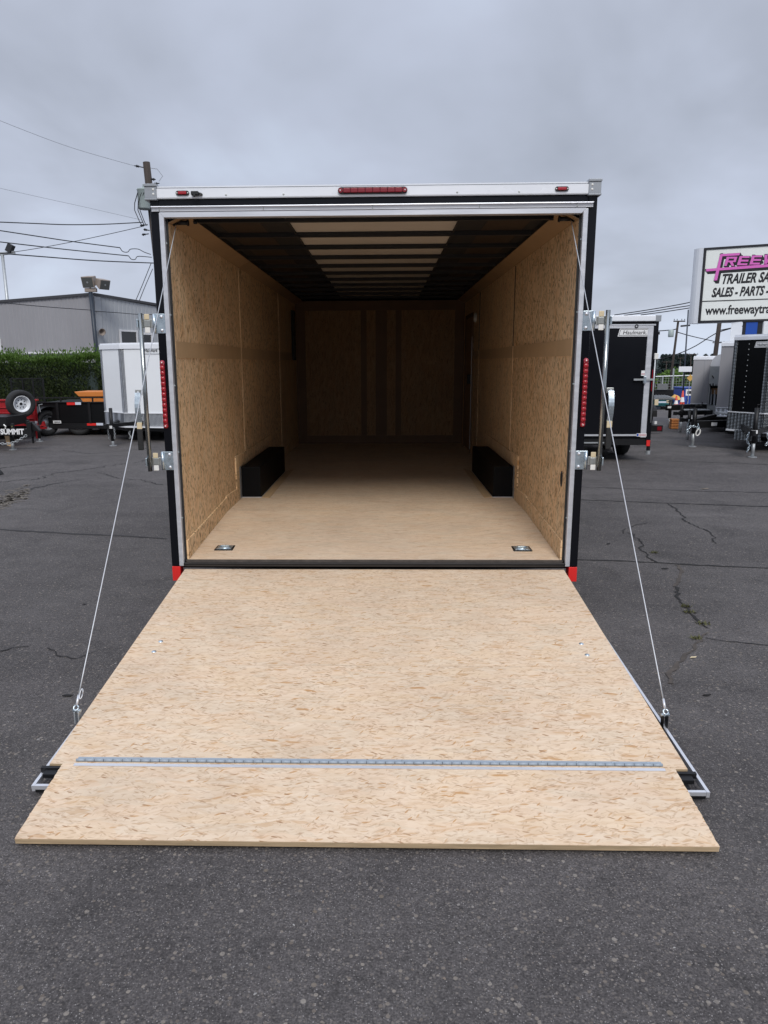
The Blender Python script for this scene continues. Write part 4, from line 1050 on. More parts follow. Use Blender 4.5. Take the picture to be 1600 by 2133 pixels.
# black drawbar with the white lettering, reaching in from the left
sj = gnd(24, 938)
bt = thing('trailer_drawbar', 'black trailer drawbar lettered in white with hanging chain, at the left edge', 'trailer', (sj.x, sj.y, 0), 0, 'open trailers on the left of the lot')
o = V(sj.x, sj.y); zt = zY(893, sj.y, 30); zb = zY(907, sj.y, 30)
xr = atY(63, 900, sj.y).x - o.x
MB().box(-2.4, xr, -.06, .02, zb, zt).build('drawbar', 'black_satin', bt, bevel=.006)
tx = atY(1, 904.5, sj.y - .07); txt = text_mesh('SUMMIT', .135, (tx.x - o.x, -.062, tx.z), (1, 0, 0), (0, 0, 1), 'lettering', 'label_white', bt, .003, bold=.006)
wd = max(v.co.x for v in txt.data.vertices) - min(v.co.x for v in txt.data.vertices); k = (atY(50, 900, sj.y).x - atY(1, 900, sj.y).x) / wd; m0 = min(v.co.x for v in txt.data.vertices)
for v in txt.data.vertices: v.co.x = tx.x - o.x + (v.co.x - m0) * k
j = jack(bt, V(0, .06), zb + .02, .038, .14, False)
cp = MB().box(xr + .002, xr + .07, -.10, .06, zb - .02, zt + .13); cp.box(xr - .04, xr + .0, -.05, .03, zt + .001, zt + .16); cp.cyl((xr + .04, 0, zb - .15), (xr + .04, 0, zb - .02), .02, 8)
cp.ext([(xr + .07, -.05, zt - .02), (xr + .20, -.05, zt - .06), (xr + .20, -.05, zt - .03), (xr + .07, -.05, zt + .12)], (0, .1, 0)); cp.build('coupler', 'black_satin', bt, bevel=.005)
hp = [V(-.6, -.09, zb - .06)]
for i in range(11):
    t = i / 10; hp.append(V(-.32 + .68 * t + .0, -.09, zb - .10 - .07 * math.sin(PI * t) + .11 * t ** 2))
chain(bt, hp, .065, .008)
MB().tube([V(-.03, -.08, zt + .01), V(-.015, -.09, zt + .05), V(-.05, -.09, zt + .085)], .013, 7).build('hook', 'white_plastic', bt)
MB().box(-2.4, -.2, .3, 1.1, .42, .60).build('deck', 'black_satin', bt)
MB().ext([V(-.13, .10, .08), V(-.02, .10, .05), V(.0, .10, zb), V(-.16, .10, zb)], (0, .03, 0)).build('wood_block', 'luan', bt)
MB().box(.06, .11, -.055, -.005, zt + .002, zt + .10).build('breakaway_box', 'black_plastic', bt); MB().box(.07, .10, -.058, -.0555, zt + .03, zt + .06).build('tag', 'weed', bt)
# rubber chock at the frame edge
c = gnd(-2, 989); ck = MB().ext([(-.2, -.06, 0), (.05, -.06, 0), (.03, -.06, .035), (-.02, -.06, .09), (-.2, -.06, .09)], (0, .12, 0)).build('wheel_chock', 'black_rubber', bevel=.01)
ck.location = (c.x, c.y, 0.001); tag(ck, 'black rubber wheel chock just entering at the left edge of the lot', 'chock')

# hedge -------------------------------------------------------------------
YH = 16.5
hx0, hx1 = atY(-60, 740, YH).x, atY(330, 745, YH).x; hz = 1.74
hd = thing('hedge', 'tall clipped green hedge in front of the grey warehouse', 'hedge', ((hx0 + hx1) / 2, YH, 0))
o = V(*hd.location[:2])
nl = 30000; vv = []; ff = []
for i in range(nl):
    x = random.uniform(hx0, hx1); face = random.random()
    und = .10 * math.sin(x * 2.1) + .07 * math.sin(x * 5.3 + 1) + .05 * math.sin(x * 13.7)
    if face < .30:
        y = YH + random.uniform(-.45, .6); z = hz + und * .5 - abs(random.gauss(0, .05)) + (.0 if random.random() < .75 else random.uniform(0, .26) * (.4 + .6 * abs(math.sin(x * 7.1)))); dirv = V(random.gauss(0, .3), random.gauss(0, .3), 1)
    else:
        z = random.uniform(.02, hz + und * .5); y = YH - .5 + und * .6 + abs(random.gauss(0, .07)) + .05 * math.sin(z * 7 + x * 3); dirv = V(random.gauss(0, .4), -.4 + random.gauss(0, .3), random.uniform(.3, 1))
    dirv.normalize(); ln = random.uniform(.05, .12); w = random.uniform(.010, .022); sd = dirv.cross(V(random.gauss(0, 1), random.gauss(0, 1), random.gauss(0, 1))).normalized() * w
    p = V(x - o.x, y - o.y, z); b = len(vv)
    vv += [tuple(p - sd * .4), tuple(p + dirv * ln * .5 - sd), tuple(p + dirv * ln), tuple(p + dirv * ln * .5 + sd)]; ff.append((b, b + 1, b + 2, b + 3))
m_ = MB(); m_.v = vv; m_.f = ff; m_.build('foliage', 'hedge_leaf', hd, fix=False)
MB().box(hx0 - o.x, hx1 - o.x, -.36, .55, 0, hz - .12).build('inner_growth', 'conifer', hd)
for k in range(7):
    x = hx0 - o.x + .5 + k * (hx1 - hx0 - 1) / 6; MB().cyl((x, -.42, 0), (x + random.uniform(-.1, .1), -.38, .8), .03, 7, .02).build('stem', 'bark', hd)

# warehouse -----------------------------------------------------------------
CB = atY(193, 614, 22.0)
LD = V(-.908, .419); RD = V(.419, .908)
bd = thing('warehouse', 'grey ribbed metal warehouse behind the hedge on the left', 'building', (CB.x, CB.y, 0)); hC = CB.z


def ribwall(ln, d, z_at, name, mat, pitch=.2, depth=.014, z0=0.0):
    mb = MB(); n = V(d.y, -d.x); n = n if n.y < 0 else -n
    s = 0.0; prof = []
    while s < ln:
        prof += [(s, 0), (s + pitch * .72, 0), (s + pitch * .80, -depth), (s + pitch * .92, -depth)]; s += pitch
    prof.append((ln, 0))
    for a, b in prof:
        p = d * a + n * b; mb.v += [(p.x, p.y, z0), (p.x, p.y, z_at(a))]
    mb.f = [(2 * i, 2 * i + 2, 2 * i + 3, 2 * i + 1) for i in range(len(prof) - 1)]
    return mb.build(name, mat, bd), n


def zl(s): return hC - .013 * s
def zr_(s): return hC - .062 * s if s < 9 else hC - .56
LL, LR = 14.0, 12.0
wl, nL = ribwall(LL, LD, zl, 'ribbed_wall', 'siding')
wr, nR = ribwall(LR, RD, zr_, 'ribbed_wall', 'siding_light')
for d, n, ln, zz in ((LD, nL, LL, zl), (RD, nR, LR, zr_)):
    MB().ext([n * .03 + V(0, 0, zz(0) - .02), d * ln + n * .03 + V(0, 0, zz(ln) - .02), d * ln + n * .03 + V(0, 0, zz(ln) + .07), n * .03 + V(0, 0, zz(0) + .07)], n * .03).build('roof_edge', 'roof_edge', bd)
back = LD * LL + RD * LR
MB().ext([V(0, 0, hC + .02), LD * LL + V(0, 0, zl(LL) + .02), LD * LL + RD * LR + V(0, 0, hC - .7), RD * LR + V(0, 0, zr_(LR) + .02)], (0, 0, .03)).build('roof', 'roof_edge', bd)


def onwall(u, v, d, n):
    """pixel to a point on one of the two facades: (distance along it, height)"""
    r_ = ray(u, v); c = V(CB.x, CB.y, 0) + n * .01; t = (c - CAM).dot(n) / r_.dot(n); p = CAM + r_ * t; return (p - V(CB.x, CB.y, 0)).dot(d), p.z


def panel(d, n, s0, s1, z0, z1, off, th, name, mat, par):
    return MB().ext([d * s0 + n * off + V(0, 0, z0), d * s1 + n * off + V(0, 0, z0), d * s1 + n * off + V(0, 0, z1), d * s0 + n * off + V(0, 0, z1)], n * th).build(name, mat, par)


def window(d, n, s0, s1, z0, z1, fr=.07):
    s0, s1 = sorted((s0, s1)); z0, z1 = sorted((z0, z1))
    w = panel(d, n, s0, s1, z1 - fr, z1, .005, .05, 'window', 'trim_white', bd)
    panel(d, n, s0, s0 + fr, z0, z1 - fr - .001, .005, .05, 'window_frame', 'trim_white', w); panel(d, n, s1 - fr, s1, z0, z1 - fr - .001, .005, .05, 'window_frame', 'trim_white', w); panel(d, n, s0 + fr + .001, s1 - fr - .001, z0, z0 + fr, .005, .05, 'window_sill', 'trim_white', w)
    panel(d, n, s0 + fr, s1 - fr, z0 + fr, z1 - fr, .008, .012, 'pane', 'glass_dark', w)


s0, z0 = onwall(285, 688, RD, nR); s1, z1 = onwall(250, 719, RD, nR); window(RD, nR, s0, s1, z0, z1)
s0, z0 = onwall(316, 694, RD, nR); s1, z1 = onwall(293, 719, RD, nR); window(RD, nR, s0, s1, z0, z1)
s0, z0 = onwall(168, 733, LD, nL); s1, z1 = onwall(50, 775, LD, nL); window(LD, nL, s0, s1, z0, z1)
s0, z0 = onwall(2, 706, LD, nL); s1, z1 = onwall(-45, 742, LD, nL); window(LD, nL, s0, s1, z0, z1)
s0, z0 = onwall(194, 731, LD, nL); s1, z1 = onwall(2, 738, LD, nL); panel(LD, nL, .12, s1, min(z0, z1), min(z0, z1) + .07, .06, .03, 'trim_board', 'trim_white', bd)
panel(RD, nR, .03, .30, 0, hC - .06, .028, .02, 'corner_board', 'siding_light', bd)
s0, z0 = onwall(206, 690, RD, nR); c = RD * s0 + V(0, 0, z0)
hs = MB().lathe([(.03, .0), (.04, .10), (.09, .17), (.13, .22), (.12, .22), (.03, .06), (.0, .06)], c + nR * .05, (nR + V(-.5, 0, -.1)).normalized(), 18).build('horn_speaker', 'lamp_tan', bd, smooth=True)
MB().beam(c + nR * .02, c + nR * .02 + V(0, 0, .16), .03, .03).build('speaker_bracket', 'lamp_tan', hs)
# post at the corner with two flood lights
fp = atY(189, 612, 21.6)
ft = thing('floodlight_post', 'dark post with two tan box floodlights at the warehouse corner', 'lamp post', (fp.x, fp.y, 0)); o = V(fp.x, fp.y)
MB().cyl((.10, 0, 0), (.0, 0, fp.z + .12), .075, 10, .07).build('post', 'post_blue', ft, smooth=True)
cz = atY(189, 604, 21.6).z
MB().box(-.18, .22, -.07, .07, cz - .07, cz + .06).build('crossarm', 'lamp_tan', ft, bevel=.01)
for (u, v, ax, sz) in ((187, 586, V(-.12, -.95, -.30), (.44, .38, .36)), (213, 591, V(.80, -.50, -.32), (.42, .34, .34))):
    c = atY(u, v, 21.6) - o; ax = ax.normalized(); sd = ax.cross(V(0, 0, 1)).normalized(); up = sd.cross(ax); w, h, dp = sz
    fr = [c + ax * dp * .45 + sd * (a * w / 2) + up * (b * h / 2) for a, b in ((-1, -1), (1, -1), (1, 1), (-1, 1))]
    bk = [c - ax * dp * .55 + sd * (a * w / 2 * .72) + up * (b * h / 2 * .62 + .03) for a, b in ((-1, -1), (1, -1), (1, 1), (-1, 1))]
    hd_ = MB().add(fr + bk, [(0, 1, 2, 3), (7, 6, 5, 4), (0, 4, 5, 1), (1, 5, 6, 2), (2, 6, 7, 3), (3, 7, 4, 0)]).build('flood_head', 'lamp_tan', ft, bevel=.015)
    ln_ = MB().ext([c + ax * (dp * .45 + .004) + sd * (a * w / 2 * .86) + up * (b * h / 2 * .84) for a, b in ((-1, -1), (1, -1), (1, 1), (-1, 1))], ax * .01).build('lens', 'lamp_glass', hd_)
    MB().cyl(c + ax * (dp * .45 + .0145), c + ax * (dp * .45 + .020), .035, 10).build('bulb', 'galv', ln_)
    xx = max(-.14, min(.18, c.x)); MB().cyl((xx, 0, cz + .06), (xx, 0, c.z - h * .35), .03, 8).build('head_stem', 'lamp_tan', hd_)

# utility pole, left ---------------------------------------------------------
YP = 28.0
pt_ = atY(305, 338, YP); pb = atY(330, 560, YP); lean = (pt_ - pb); lean = lean / lean.z
foot = pt_ - lean * pt_.z
up_ = thing('utility_pole', 'leaning wooden utility pole with grey transformer behind the trailer roof', 'pole', (foot.x, foot.y, 0)); o = V(foot.x, foot.y)
MB().cyl((0, 0, 0), pt_ - o, .20, 14, .145).build('post', 'wood_pole', up_, smooth=True)
tf0, tf1 = atY(302, 394, YP - .35) - o, atY(304, 435, YP - .35) - o
tr = MB().lathe([(0, -.02), (.24, -.02), (.26, .02), (.26, tf0.z - tf1.z - .06), (.28, tf0.z - tf1.z - .04), (.27, tf0.z - tf1.z), (.10, tf0.z - tf1.z + .05), (0, tf0.z - tf1.z + .05)], (tf1.x - .05, tf1.y, tf1.z), (0, 0, 1), 20).build('transformer', 'transformer', up_, smooth=True)
MB().lathe([(.03, 0), (.06, .05), (.03, .09), (.05, .13), (.0, .17)], (tf0.x - .05, tf0.y, tf0.z + .04), (0, 0, 1), 10).build('bushing', 'transformer', tr)
for du, dv in ((-13, 60), (-5, 68), (0, 75)):
    a = atY(287 + (du + 13), 401, YP - .6) - o; b = atY(296 + (du + 13) * .7, 470, YP - .5) - o
    m1 = a.lerp(b, .45) + V(-.22, 0, -.1); MB().tube([a, a.lerp(m1, .6) + V(-.05, 0, 0), m1, b.lerp(m1, .35) + V(.0, 0, -.05), b], .018, 6).build('drop_lead', 'wire', up_)
for u, v, uu_, v_ in ((305, 350, 280, 345), (306, 372, 324, 374), (306, 384, 332, 382), (308, 468, 292, 470), (310, 487, 296, 489), (312, 480, 300, 478)):
    a, b = atY(u, v, YP) - o, atY(uu_, v_, YP - .1) - o; mb = MB().cyl(a, b, .022, 7); mb.lathe([(0, -.09), (.05, -.06), (.03, -.02), (.06, .02), (.03, .06), (0, .09)], b.lerp(a, .25), (b - a).normalized(), 10); mb.build('insulator', 'wire', up_)
a, b = atY(312, 350, YP) - o, atY(331, 378, YP) - o; MB().tube([a, a.lerp(b, .3) + V(.2, 0, .12), a.lerp(b, .7) + V(.28, 0, .05), b], .010, 5).build('jumper_lead', 'wire_thin', up_)


def wire(pxs, Y0, Y1, r, lab, mat='wire', grp='overhead wires', n=28, name='overhead_wire'):
    """a wire through the given pixels, its depth running evenly from Y0 to Y1"""
    P = []; us = [p[0] for p in pxs]
    for u, v in pxs:
        t = (u - us[0]) / (us[-1] - us[0]); P.append(atY(u, v, Y0 + (Y1 - Y0) * t))
    pts = []
    for i in range(len(P) - 1):      # Catmull-Rom through the points
        a, b, c, d = P[max(i - 1, 0)], P[i], P[i + 1], P[min(i + 2, len(P) - 1)]; k = max(2, n // (len(P) - 1))
        for j in range(k):
            t = j / k; pts.append(.5 * ((2 * b) + (c - a) * t + (2 * a - 5 * b + 4 * c - d) * t * t + (3 * b - a - 3 * c + d) * t ** 3))
    pts.append(P[-1]); o_ = MB().tube(pts, r, 5).build(name, mat, None, smooth=True)
    return tag(o_, lab, 'wire', grp)


wire([(282, 346), (160, 311), (60, 275), (-120, 203)], YP - .1, 24, .008, 'thin high wire running from the pole top to the upper left', 'wire_thin')
wire([(298, 459), (180, 432), (80, 410), (-120, 365)], YP - .1, 24, .006, 'faint thin wire sloping left below the topmost one', 'wire_thin')
wire([(298, 463), (220, 467), (140, 468), (60, 465), (-120, 458)], YP - .2, 22, .020, 'thick slightly sagging cable leaving the pole below the transformer')
wire([(300, 471), (230, 487), (150, 504), (80, 517), (28, 525), (8, 527)], YP - .2, 30.0, .014, 'cable crossing the others on its way down to the far lamp post')
wire([(250, 516), (150, 503), (70, 491), (-120, 462)], YP - 1.2, 22, .020, 'upper of two parallel cables sloping gently from left to the pole')
wire([(314, 530), (300, 525), (288, 519), (272, 519), (266, 525), (256, 524), (250, 516)], YP, YP - 1.2, .016, 'slack loop at the end of the upper parallel cable')
wire([(268, 533), (150, 521), (70, 512), (-120, 490)], YP - 1.0, 22, .020, 'lower of two parallel cables sloping gently from left to the pole')
wire([(316, 536), (288, 534), (282, 540), (274, 540), (268, 533)], YP, YP - 1.0, .016, 'slack loop at the end of the lower parallel cable')
wire([(320, 548), (200, 543), (80, 534), (-120, 518)], YP, 22, .022, 'lowest thick cable running level from the pole to the left')
wire([(190, 646), (120, 641), (50, 635), (-100, 620)], 21.5, 17, .012, 'service wire sagging across the face of the warehouse to its corner')
wire([(324, 655), (290, 655), (240, 651), (193, 648)], 23.6, 21.9, .012, 'service wire running along the right warehouse wall', n=16)
wire([(281, 630), (296, 595), (315, 548)], 26.5, YP, .016, 'left of two stay wires dropping from the pole')
wire([(287, 635), (300, 602), (318, 560)], 26.3, YP, .016, 'right of two stay wires dropping from the pole')
# far lamp post, left
YL = 30.0
a, b = atY(5, 530, YL), atY(15, 622, YL); ft_ = b + (b - a) / (a.z - b.z) * b.z
lp = thing('lamp_post', 'slim grey lamp post beyond the warehouse roof at the far left', 'lamp post', (ft_.x, ft_.y, 0)); o = V(ft_.x, ft_.y)
MB().cyl((0, 0, 0), a - o, .09, 8, .07).build('post', 'galv', lp, smooth=True)
h0 = atY(-12, 530, YL) - o; h1 = atY(31, 526, YL) - o
MB().beam(h0, h1, .12, .12).build('arm', 'galv', lp)
h2 = atY(22, 518, YL) - o; q = MB().beam(h2 + V(-.10, 0, -.14), h2 + V(.07, 0, .17), .3, .24).build('lamp_head', 'wire', lp)
MB().cyl(h1 + V(-.15, 0, 0), h2, .03, 6).build('head_stem', 'wire', lp)

# ================================================================== RIGHT SIDE OF THE LOT
# black trailer with its rear door closed -------------------------------------
YK = 7.2
kt = thing('enclosed_trailer', 'black enclosed trailer with closed rear door and white maker plate, right of the open trailer', 'trailer', (atY(1300, 900, YK).x, YK, 0), 0, LT)
o = V(kt.location.x, YK)


def kp(u, v, Y=YK): p = atY(u, v, Y) - o; return p


tR = kp(1378, 660); xR = (kp(1378, 660).x + kp(1350, 915).x) / 2; xL = xR - 1.98
zT = kp(1375, 657).z; zB = kp(1345, 914).z
MB().box(xL, xR, .02, 4.2, zB, zT - .03).build('body', 'black_gloss', kt)
MB().box(xL - .02, xR + .02, -.03, 4.22, zT - .085, zT).build('roof_rail', 'white_rail', kt, bevel=.008)
MB().box(xR - .06, xR + .024, -.035, .05, zT - .09, zT + .004).build('corner_cap', 'cap_metal', kt, bevel=.004)
for s, xx in ((-1, xL), (1, xR)):
    a, b = sorted((xx, xx - s * .075)); MB().box(a, b, -.012, .018, zB - .02, zT - .087).build('rear_post', 'black_gloss', kt)
    a, b = sorted((xx - s * .077, xx - s * .165)); MB().box(a, b, -.020, .018, zB + .02, zT - .155).build('door_frame', 'aluminium', kt, bevel=.006)
    a, b = sorted((xx - s * .005, xx - s * .06)); MB().box(a, b, -.016, .018, zB - .115, zB - .021).build('corner_reflector', 'red_tape', kt)
    tl = MB().box(xx - s * .035 - .016, xx - s * .035 + .016, -.022, -.0125, kp(1367, 815).z, kp(1367, 770).z).build('tail_light', 'red_lens', kt, bevel=.005)
z0 = kp(1360, 684).z; MB().box(xL + .0775, xR - .0775, -.021, .018, z0, zT - .152).build('door_header', 'aluminium', kt, bevel=.006)
MB().box(xL + .06, xR - .05, -.028, .0, zT - .150, zT - .128).build('drip_rail', 'aluminium', kt)
dz0, dz1 = kp(1300, 908).z, z0 - .003
dr_ = MB().box(xL + .167, xR - .167, -.010, .018, dz0, dz1).build('ramp_door', 'black_gloss', kt)
MB().box(xL + .167, xR - .167, -.018, -.0105, dz0, dz0 + .028).build('door_trim', 'aluminium', dr_)
MB().box(xL + .02, xR - .02, .0, .06, zB - .10, zB - .002).build('rear_beam', 'black_satin', kt)
a, b = kp(1288, 701), kp(1352, 684); sticker(dr_, (a.x, -.011, a.z), (1, 0, 0), (0, -1, 0), b.x - a.x + .03, b.z - a.z, 'Haulmark.')
c = kp(1325, 679.5); MB().torus((c.x, -.026, c.z), (1, 0, 0), (0, 0, 1), .022, .022, .008, 14, 6).build('door_bumper', 'black_rubber', kt)
# lock bar, hasp and labels
p0, p1 = kp(1364, 738), kp(1353, 880); xm = (p0.x + p1.x) / 2
lb = MB().cyl((xm, -.045, p1.z), (xm, -.045, p0.z), .012, 10).build('lock_bar', 'galv', dr_, smooth=True)
for v in (742, 838):
    q = kp(1365, v); MB().box(q.x - .03, q.x + .03, -.06, -.022, q.z - .045, q.z + .045).build('keeper', 'cream_plastic' if v > 800 else 'white_plastic', lb, bevel=.006)
a, b = kp(1318, 790.5), kp(1360, 790.5); MB().beam((a.x, -.05, a.z), (b.x, -.05, a.z), .012, .028).build('lock_handle', 'galv', lb)
c = kp(1341, 790); MB().box(c.x - .022, c.x + .022, -.058, -.0105, c.z - .065, c.z + .045).build('hasp', 'zinc', lb, bevel=.005)
MB().box(c.x - .05, c.x + .05, -.014, -.0105, c.z + .055, c.z + .135).build('warning_label', 'label_white', dr_); MB().box(c.x - .046, c.x + .046, -.0152, -.0142, c.z + .075, c.z + .088).build('label_line', 'pink_cap', dr_)
a = kp(1325, 909); MB().box(a.x, a.x + .155, -.0225, -.0185, a.z, a.z + .05).build('origin_label', 'label_white', dr_); MB().box(a.x + .003, a.x + .03, -.0235, -.0227, a.z + .005, a.z + .045).build('label_flag', 'blue_panel', dr_)
for k in range(2): MB().box(a.x + .035, a.x + .15, -.0235, -.0227, a.z + .012 + .02 * k, a.z + .02 + .02 * k).build('label_line', 'pink_cap', dr_)
ty = kp(1331, 947, YK + .95)
for k in range(2):
    wheel(kt, (xR - .14, 1.0 + .85 * k, .30), (1, 0, 0), .30, .19); wheel(kt, (xL + .14, 1.0 + .85 * k, .30), (-1, 0, 0), .30, .19)
q = kp(1352, 925); MB().cyl((q.x, .02, .18), (q.x, .02, zB - .03), .03, 8).build('stabiliser', 'black_satin', kt); MB().cyl((q.x, .02, .12), (q.x, .02, .18), .035, 10).build('stabiliser_foot', 'galv', kt)
MB().box(xL + .9, xL + 1.25, -.016, -.001, zB - .07, zB - .05).build('number_plate_bracket', 'galv', kt)

# next trailer behind it, only its right flank shows
YN = 14.0
nt_ = thing('enclosed_trailer', 'black trailer half hidden beyond the closed black trailer, showing fender and bumper', 'trailer', (atY(1360, 880, YN).x - .9, YN, gz(5.5, YN)), 0, LT); o = V(nt_.location.x, YN, nt_.location.z)
xr = atY(1371, 720, YN).x - o.x; zt = atY(1371, 697, YN).z - o.z
MB().box(xr - 1.9, xr, .02, 3.6, .42, zt).build('body', 'black_panel', nt_); MB().box(xr - 1.92, xr + .02, 0, 3.62, zt + .001, zt + .07).build('roof_rail', 'black_satin', nt_)
for k in range(2): wheel(nt_, (xr + .14, .9 + .8 * k, .31), (1, 0, 0), .31, .2)
fm_ = MB(); K = 14; q = [V(xr + .02, .9 + .4 + .82 * math.cos(PI * i / K), .36 + .34 * math.sin(PI * i / K) ** .6) for i in range(K + 1)]
for i in range(K): fm_.ext([q[i], q[i + 1], q[i + 1] + V(.26, 0, 0), q[i] + V(.26, 0, 0)], (0, 0, .012))
fm_.build('fender', 'black_satin', nt_)
pa, pb_ = atY(1360, 899, YN - .5) - o, atY(1381, 886, YN - .5) - o
bm = MB().box(pa.x - .5, pb_.x, -.5, -.42, pa.z, pb_.z).build('rear_bumper', 'black_satin', nt_); MB().box(pb_.x - .13, pb_.x - .03, -.506, -.501, pa.z + .03, pb_.z - .03).build('tail_light', 'red_lens_deep', bm)
MB().beam((pa.x, -.45, (pa.z + pb_.z) / 2), (pa.x, .1, .5), .08, .1).build('bumper_arm', 'black_satin', nt_)
q = atY(1363, 880, YN - .2) - o; MB().box(q.x - .03, q.x + .03, -.3, -.28, q.z - .03, q.z + .04).build('tag', 'label_white', nt_)

# black trailer with the riveted nose, far right -----------------------------
ap = atY(1587, 900, 8.35); lf = atY(1513, 895, 8.95)
bf, P, nr = vnose('enclosed_trailer', 'black enclosed trailer with riveted nose and tread-plate guard at the right edge', [(lf.x, lf.y), (ap.x, ap.y), (ap.x + 1.1, ap.y + .12)], (1.75, 3.0), .37, 1.995, 'black_panel', LT, guard=.30, plate='diamond_plate_dark', raih=.06)
o = V(ap.x, ap.y); d, n = nr[0]; Lw = (P[1] - P[0]).length
rv = MB().lathe([(0, .004), (.008, .002), (.010, 0)], (0, 0, 0), tuple(n), 8).build('rivet', 'galv', bf); q = P[0] + d * (Lw * .42) + n * .002; rv.location = (q.x, q.y, .76)
copies(rv, [(0, 0, .092 * i) for i in range(1, 13)], bf)
q = P[0] + d * (Lw * .60) + n * .012; sticker(bf, (q.x, q.y, 1.80), d, n, .27, .10, 'Haulmark', border=True)
MB().ext([P[0] + d * .18 + n * .012 + V(0, 0, .19), P[1] + n * .012 + V(0, 0, .19), P[1] + n * .012 + V(0, 0, .365), P[0] + d * .18 + n * .012 + V(0, 0, .365)], n * .008).build('lower_guard', 'diamond_plate_dark', bf)
jf = gnd(1567, 953) - o
jack(bf, jf, .82, .036, .24, True); tongue(bf, (jf.x - .05, jf.y - .05), [(P[0].x + .25, P[0].y + .05), (P[1].x + .25, P[1].y + .15)], .42, .05, .08, plate=(-.09, -.12, .02))
chain(bf, [V(jf.x - .12, jf.y - .05, .42), V(jf.x - .15, jf.y - .05, .30), V(jf.x - .09, jf.y - .05, .20), V(jf.x - .12, jf.y - .05, .10)], .05, .007, mat='zinc'); chain(bf, [V(jf.x + .20, jf.y, .40), V(jf.x + .24, jf.y, .28), V(jf.x + .2, jf.y, .2)], .05, .007, mat='zinc')
MB().box(P[1].x + .03, P[1].x + .22, P[1].y - .02 + .02, P[1].y + .003, 0.60, .635).build('marker_light', 'amber', bf)
wheel(bf, (P[1].x + 1.1, P[1].y + 1.9, .32), (-.3, -1, 0), .32, .2); wheel(bf, (P[1].x + 1.35, P[1].y + 2.1, .32), (-1, .5, 0), .32, .2)
MB().ext([(.42, -.25, .0), (.62, -.25, .0), (.60, -.25, .05), (.44, -.25, .04)], (0, .2, 0)).build('jack_pad', 'galv', bf)

# grey trailers in the row: the lot falls away here, so each stands a little lower ------
j2 = gnd2(1432, 916); Yg = j2.y + .75; g2 = atY(1496, 800, Yg); zg = gz(g2.x, g2.y)
z0_, z1_ = zY(866, Yg - .2, 1492) - zg, zY(714, Yg - .2, 1525) - zg
gt2, P, nr = vnose('enclosed_trailer', 'taller grey enclosed trailer beside the riveted black one', [(g2.x, g2.y), (g2.x + .85, g2.y - .6), (g2.x + 1.75, g2.y + .1)], (2.0, 3.4), z0_, z1_, 'grey_paint', LT, guard=.16, raih=.07, strips=(), guard_facets=(0,), zg=zg)
o = V(g2.x + .85, g2.y - .6, zg); jf = j2 - o
jack(gt2, jf, .66, .034, .22, True); tongue(gt2, (jf.x - .05, jf.y - .03), [(P[0].x + .25, P[0].y + .2), (P[1].x, P[1].y + .15)], .46, .06, .09, plate=(.05, -.08, .03))
chain(gt2, [V(jf.x - .03, jf.y - .06, .46), V(jf.x - .05, jf.y - .06, .3), V(jf.x + .02, jf.y - .06, .16)], .055, .008, mat='zinc')
for k in range(2): wheel(gt2, (P[0].x + .45 + .9 * k * .52 + .55, P[0].y + 1.5 + .9 * k, .33), (-1, .4, 0), .33, .2)
j1 = gnd2(1393, 891); Yg = j1.y + .5; g1 = atY(1441, 800, Yg); zg = gz(g1.x, g1.y)
z0_, z1_ = zY(852, Yg, 1442) - zg, zY(744, Yg, 1445) - zg
gt1, P, nr = vnose('enclosed_trailer', 'low grey enclosed trailer, farthest of the row on the right', [(g1.x, g1.y), (g1.x + .9, g1.y - .15), (g1.x + 2.5, g1.y + .6)], (2.1, 4.0), z0_, z1_, 'grey_paint', LT, guard=.14, raih=.07, strips=(), guard_facets=(0,), zg=zg)
o = V(g1.x + .9, g1.y - .15, zg); d, n = nr[0]; jf = j1 - o
jack(gt1, jf, .80, .045, .30, False); tongue(gt1, (jf.x - .10, jf.y), [(P[0].x + .2, P[0].y + .1), (P[1].x, P[1].y + .1)], .58, .08, .15, plate=(-.02, -.12, .02))
q = P[1] - d * .36 + n * .012; sticker(gt1, (q.x, q.y, z1_ - .27), d, n, .36, .13, 'Haulmark', border=False)
for xx in (.33, .66):
    q = P[0] + d * ((P[1] - P[0]).length * xx) + n * .0005; MB().beam(q + V(0, 0, z0_ + .18), q + V(0, 0, z1_ - .08), .008, .008).build('panel_seam', 'cap_metal', gt1)
for k in range(2): wheel(gt1, (P[0].x + 1.4 + .45 * k, P[0].y + 2.0 + .9 * k, .33), (-1, .4, 0), .33, .2)
# silver round-topped trailer with an open hatch
js = gnd2(1417, 901); Ys = js.y + .5
sv = atY(1474, 830, Ys); sv2 = atY(1497, 830, Ys - .3); zg = gz(sv.x, sv.y)
st = thing('concession_trailer', 'silver round-topped trailer with dark open hatch between two grey ones', 'trailer', (sv.x, sv.y, zg), 0, LT); o = V(sv.x, sv.y, zg)
d = (sv2 - sv); d.z = 0; wv = d.length + .7; d.normalize(); n = V(d.y, -d.x); bk = V(.46, 1).normalized() * 2.6
zt, zs, zh1, zh0, z0 = [zY(v, Ys - .1, 1487) - zg for v in (738, 763, 803, 845, 876)]
MB().ext([V(0, 0, z0), d * wv + V(0, 0, z0), d * wv + V(0, 0, zh0), V(0, 0, zh0)], bk).build('lower_panel', 'galv', st)
MB().ext([V(0, 0, zh1), d * wv + V(0, 0, zh1), d * wv + V(0, 0, zs), V(0, 0, zs)], bk).build('upper_panel', 'galv', st)
K = 8; q = [d * (wv * .28) * (1 - math.cos(PI / 2 * i / K)) + V(0, 0, zs + (zt - zs) * math.sin(PI / 2 * i / K)) for i in range(K + 1)] + [d * wv + V(0, 0, zt), d * wv + V(0, 0, zs + .001), V(0, 0, zs + .001)]
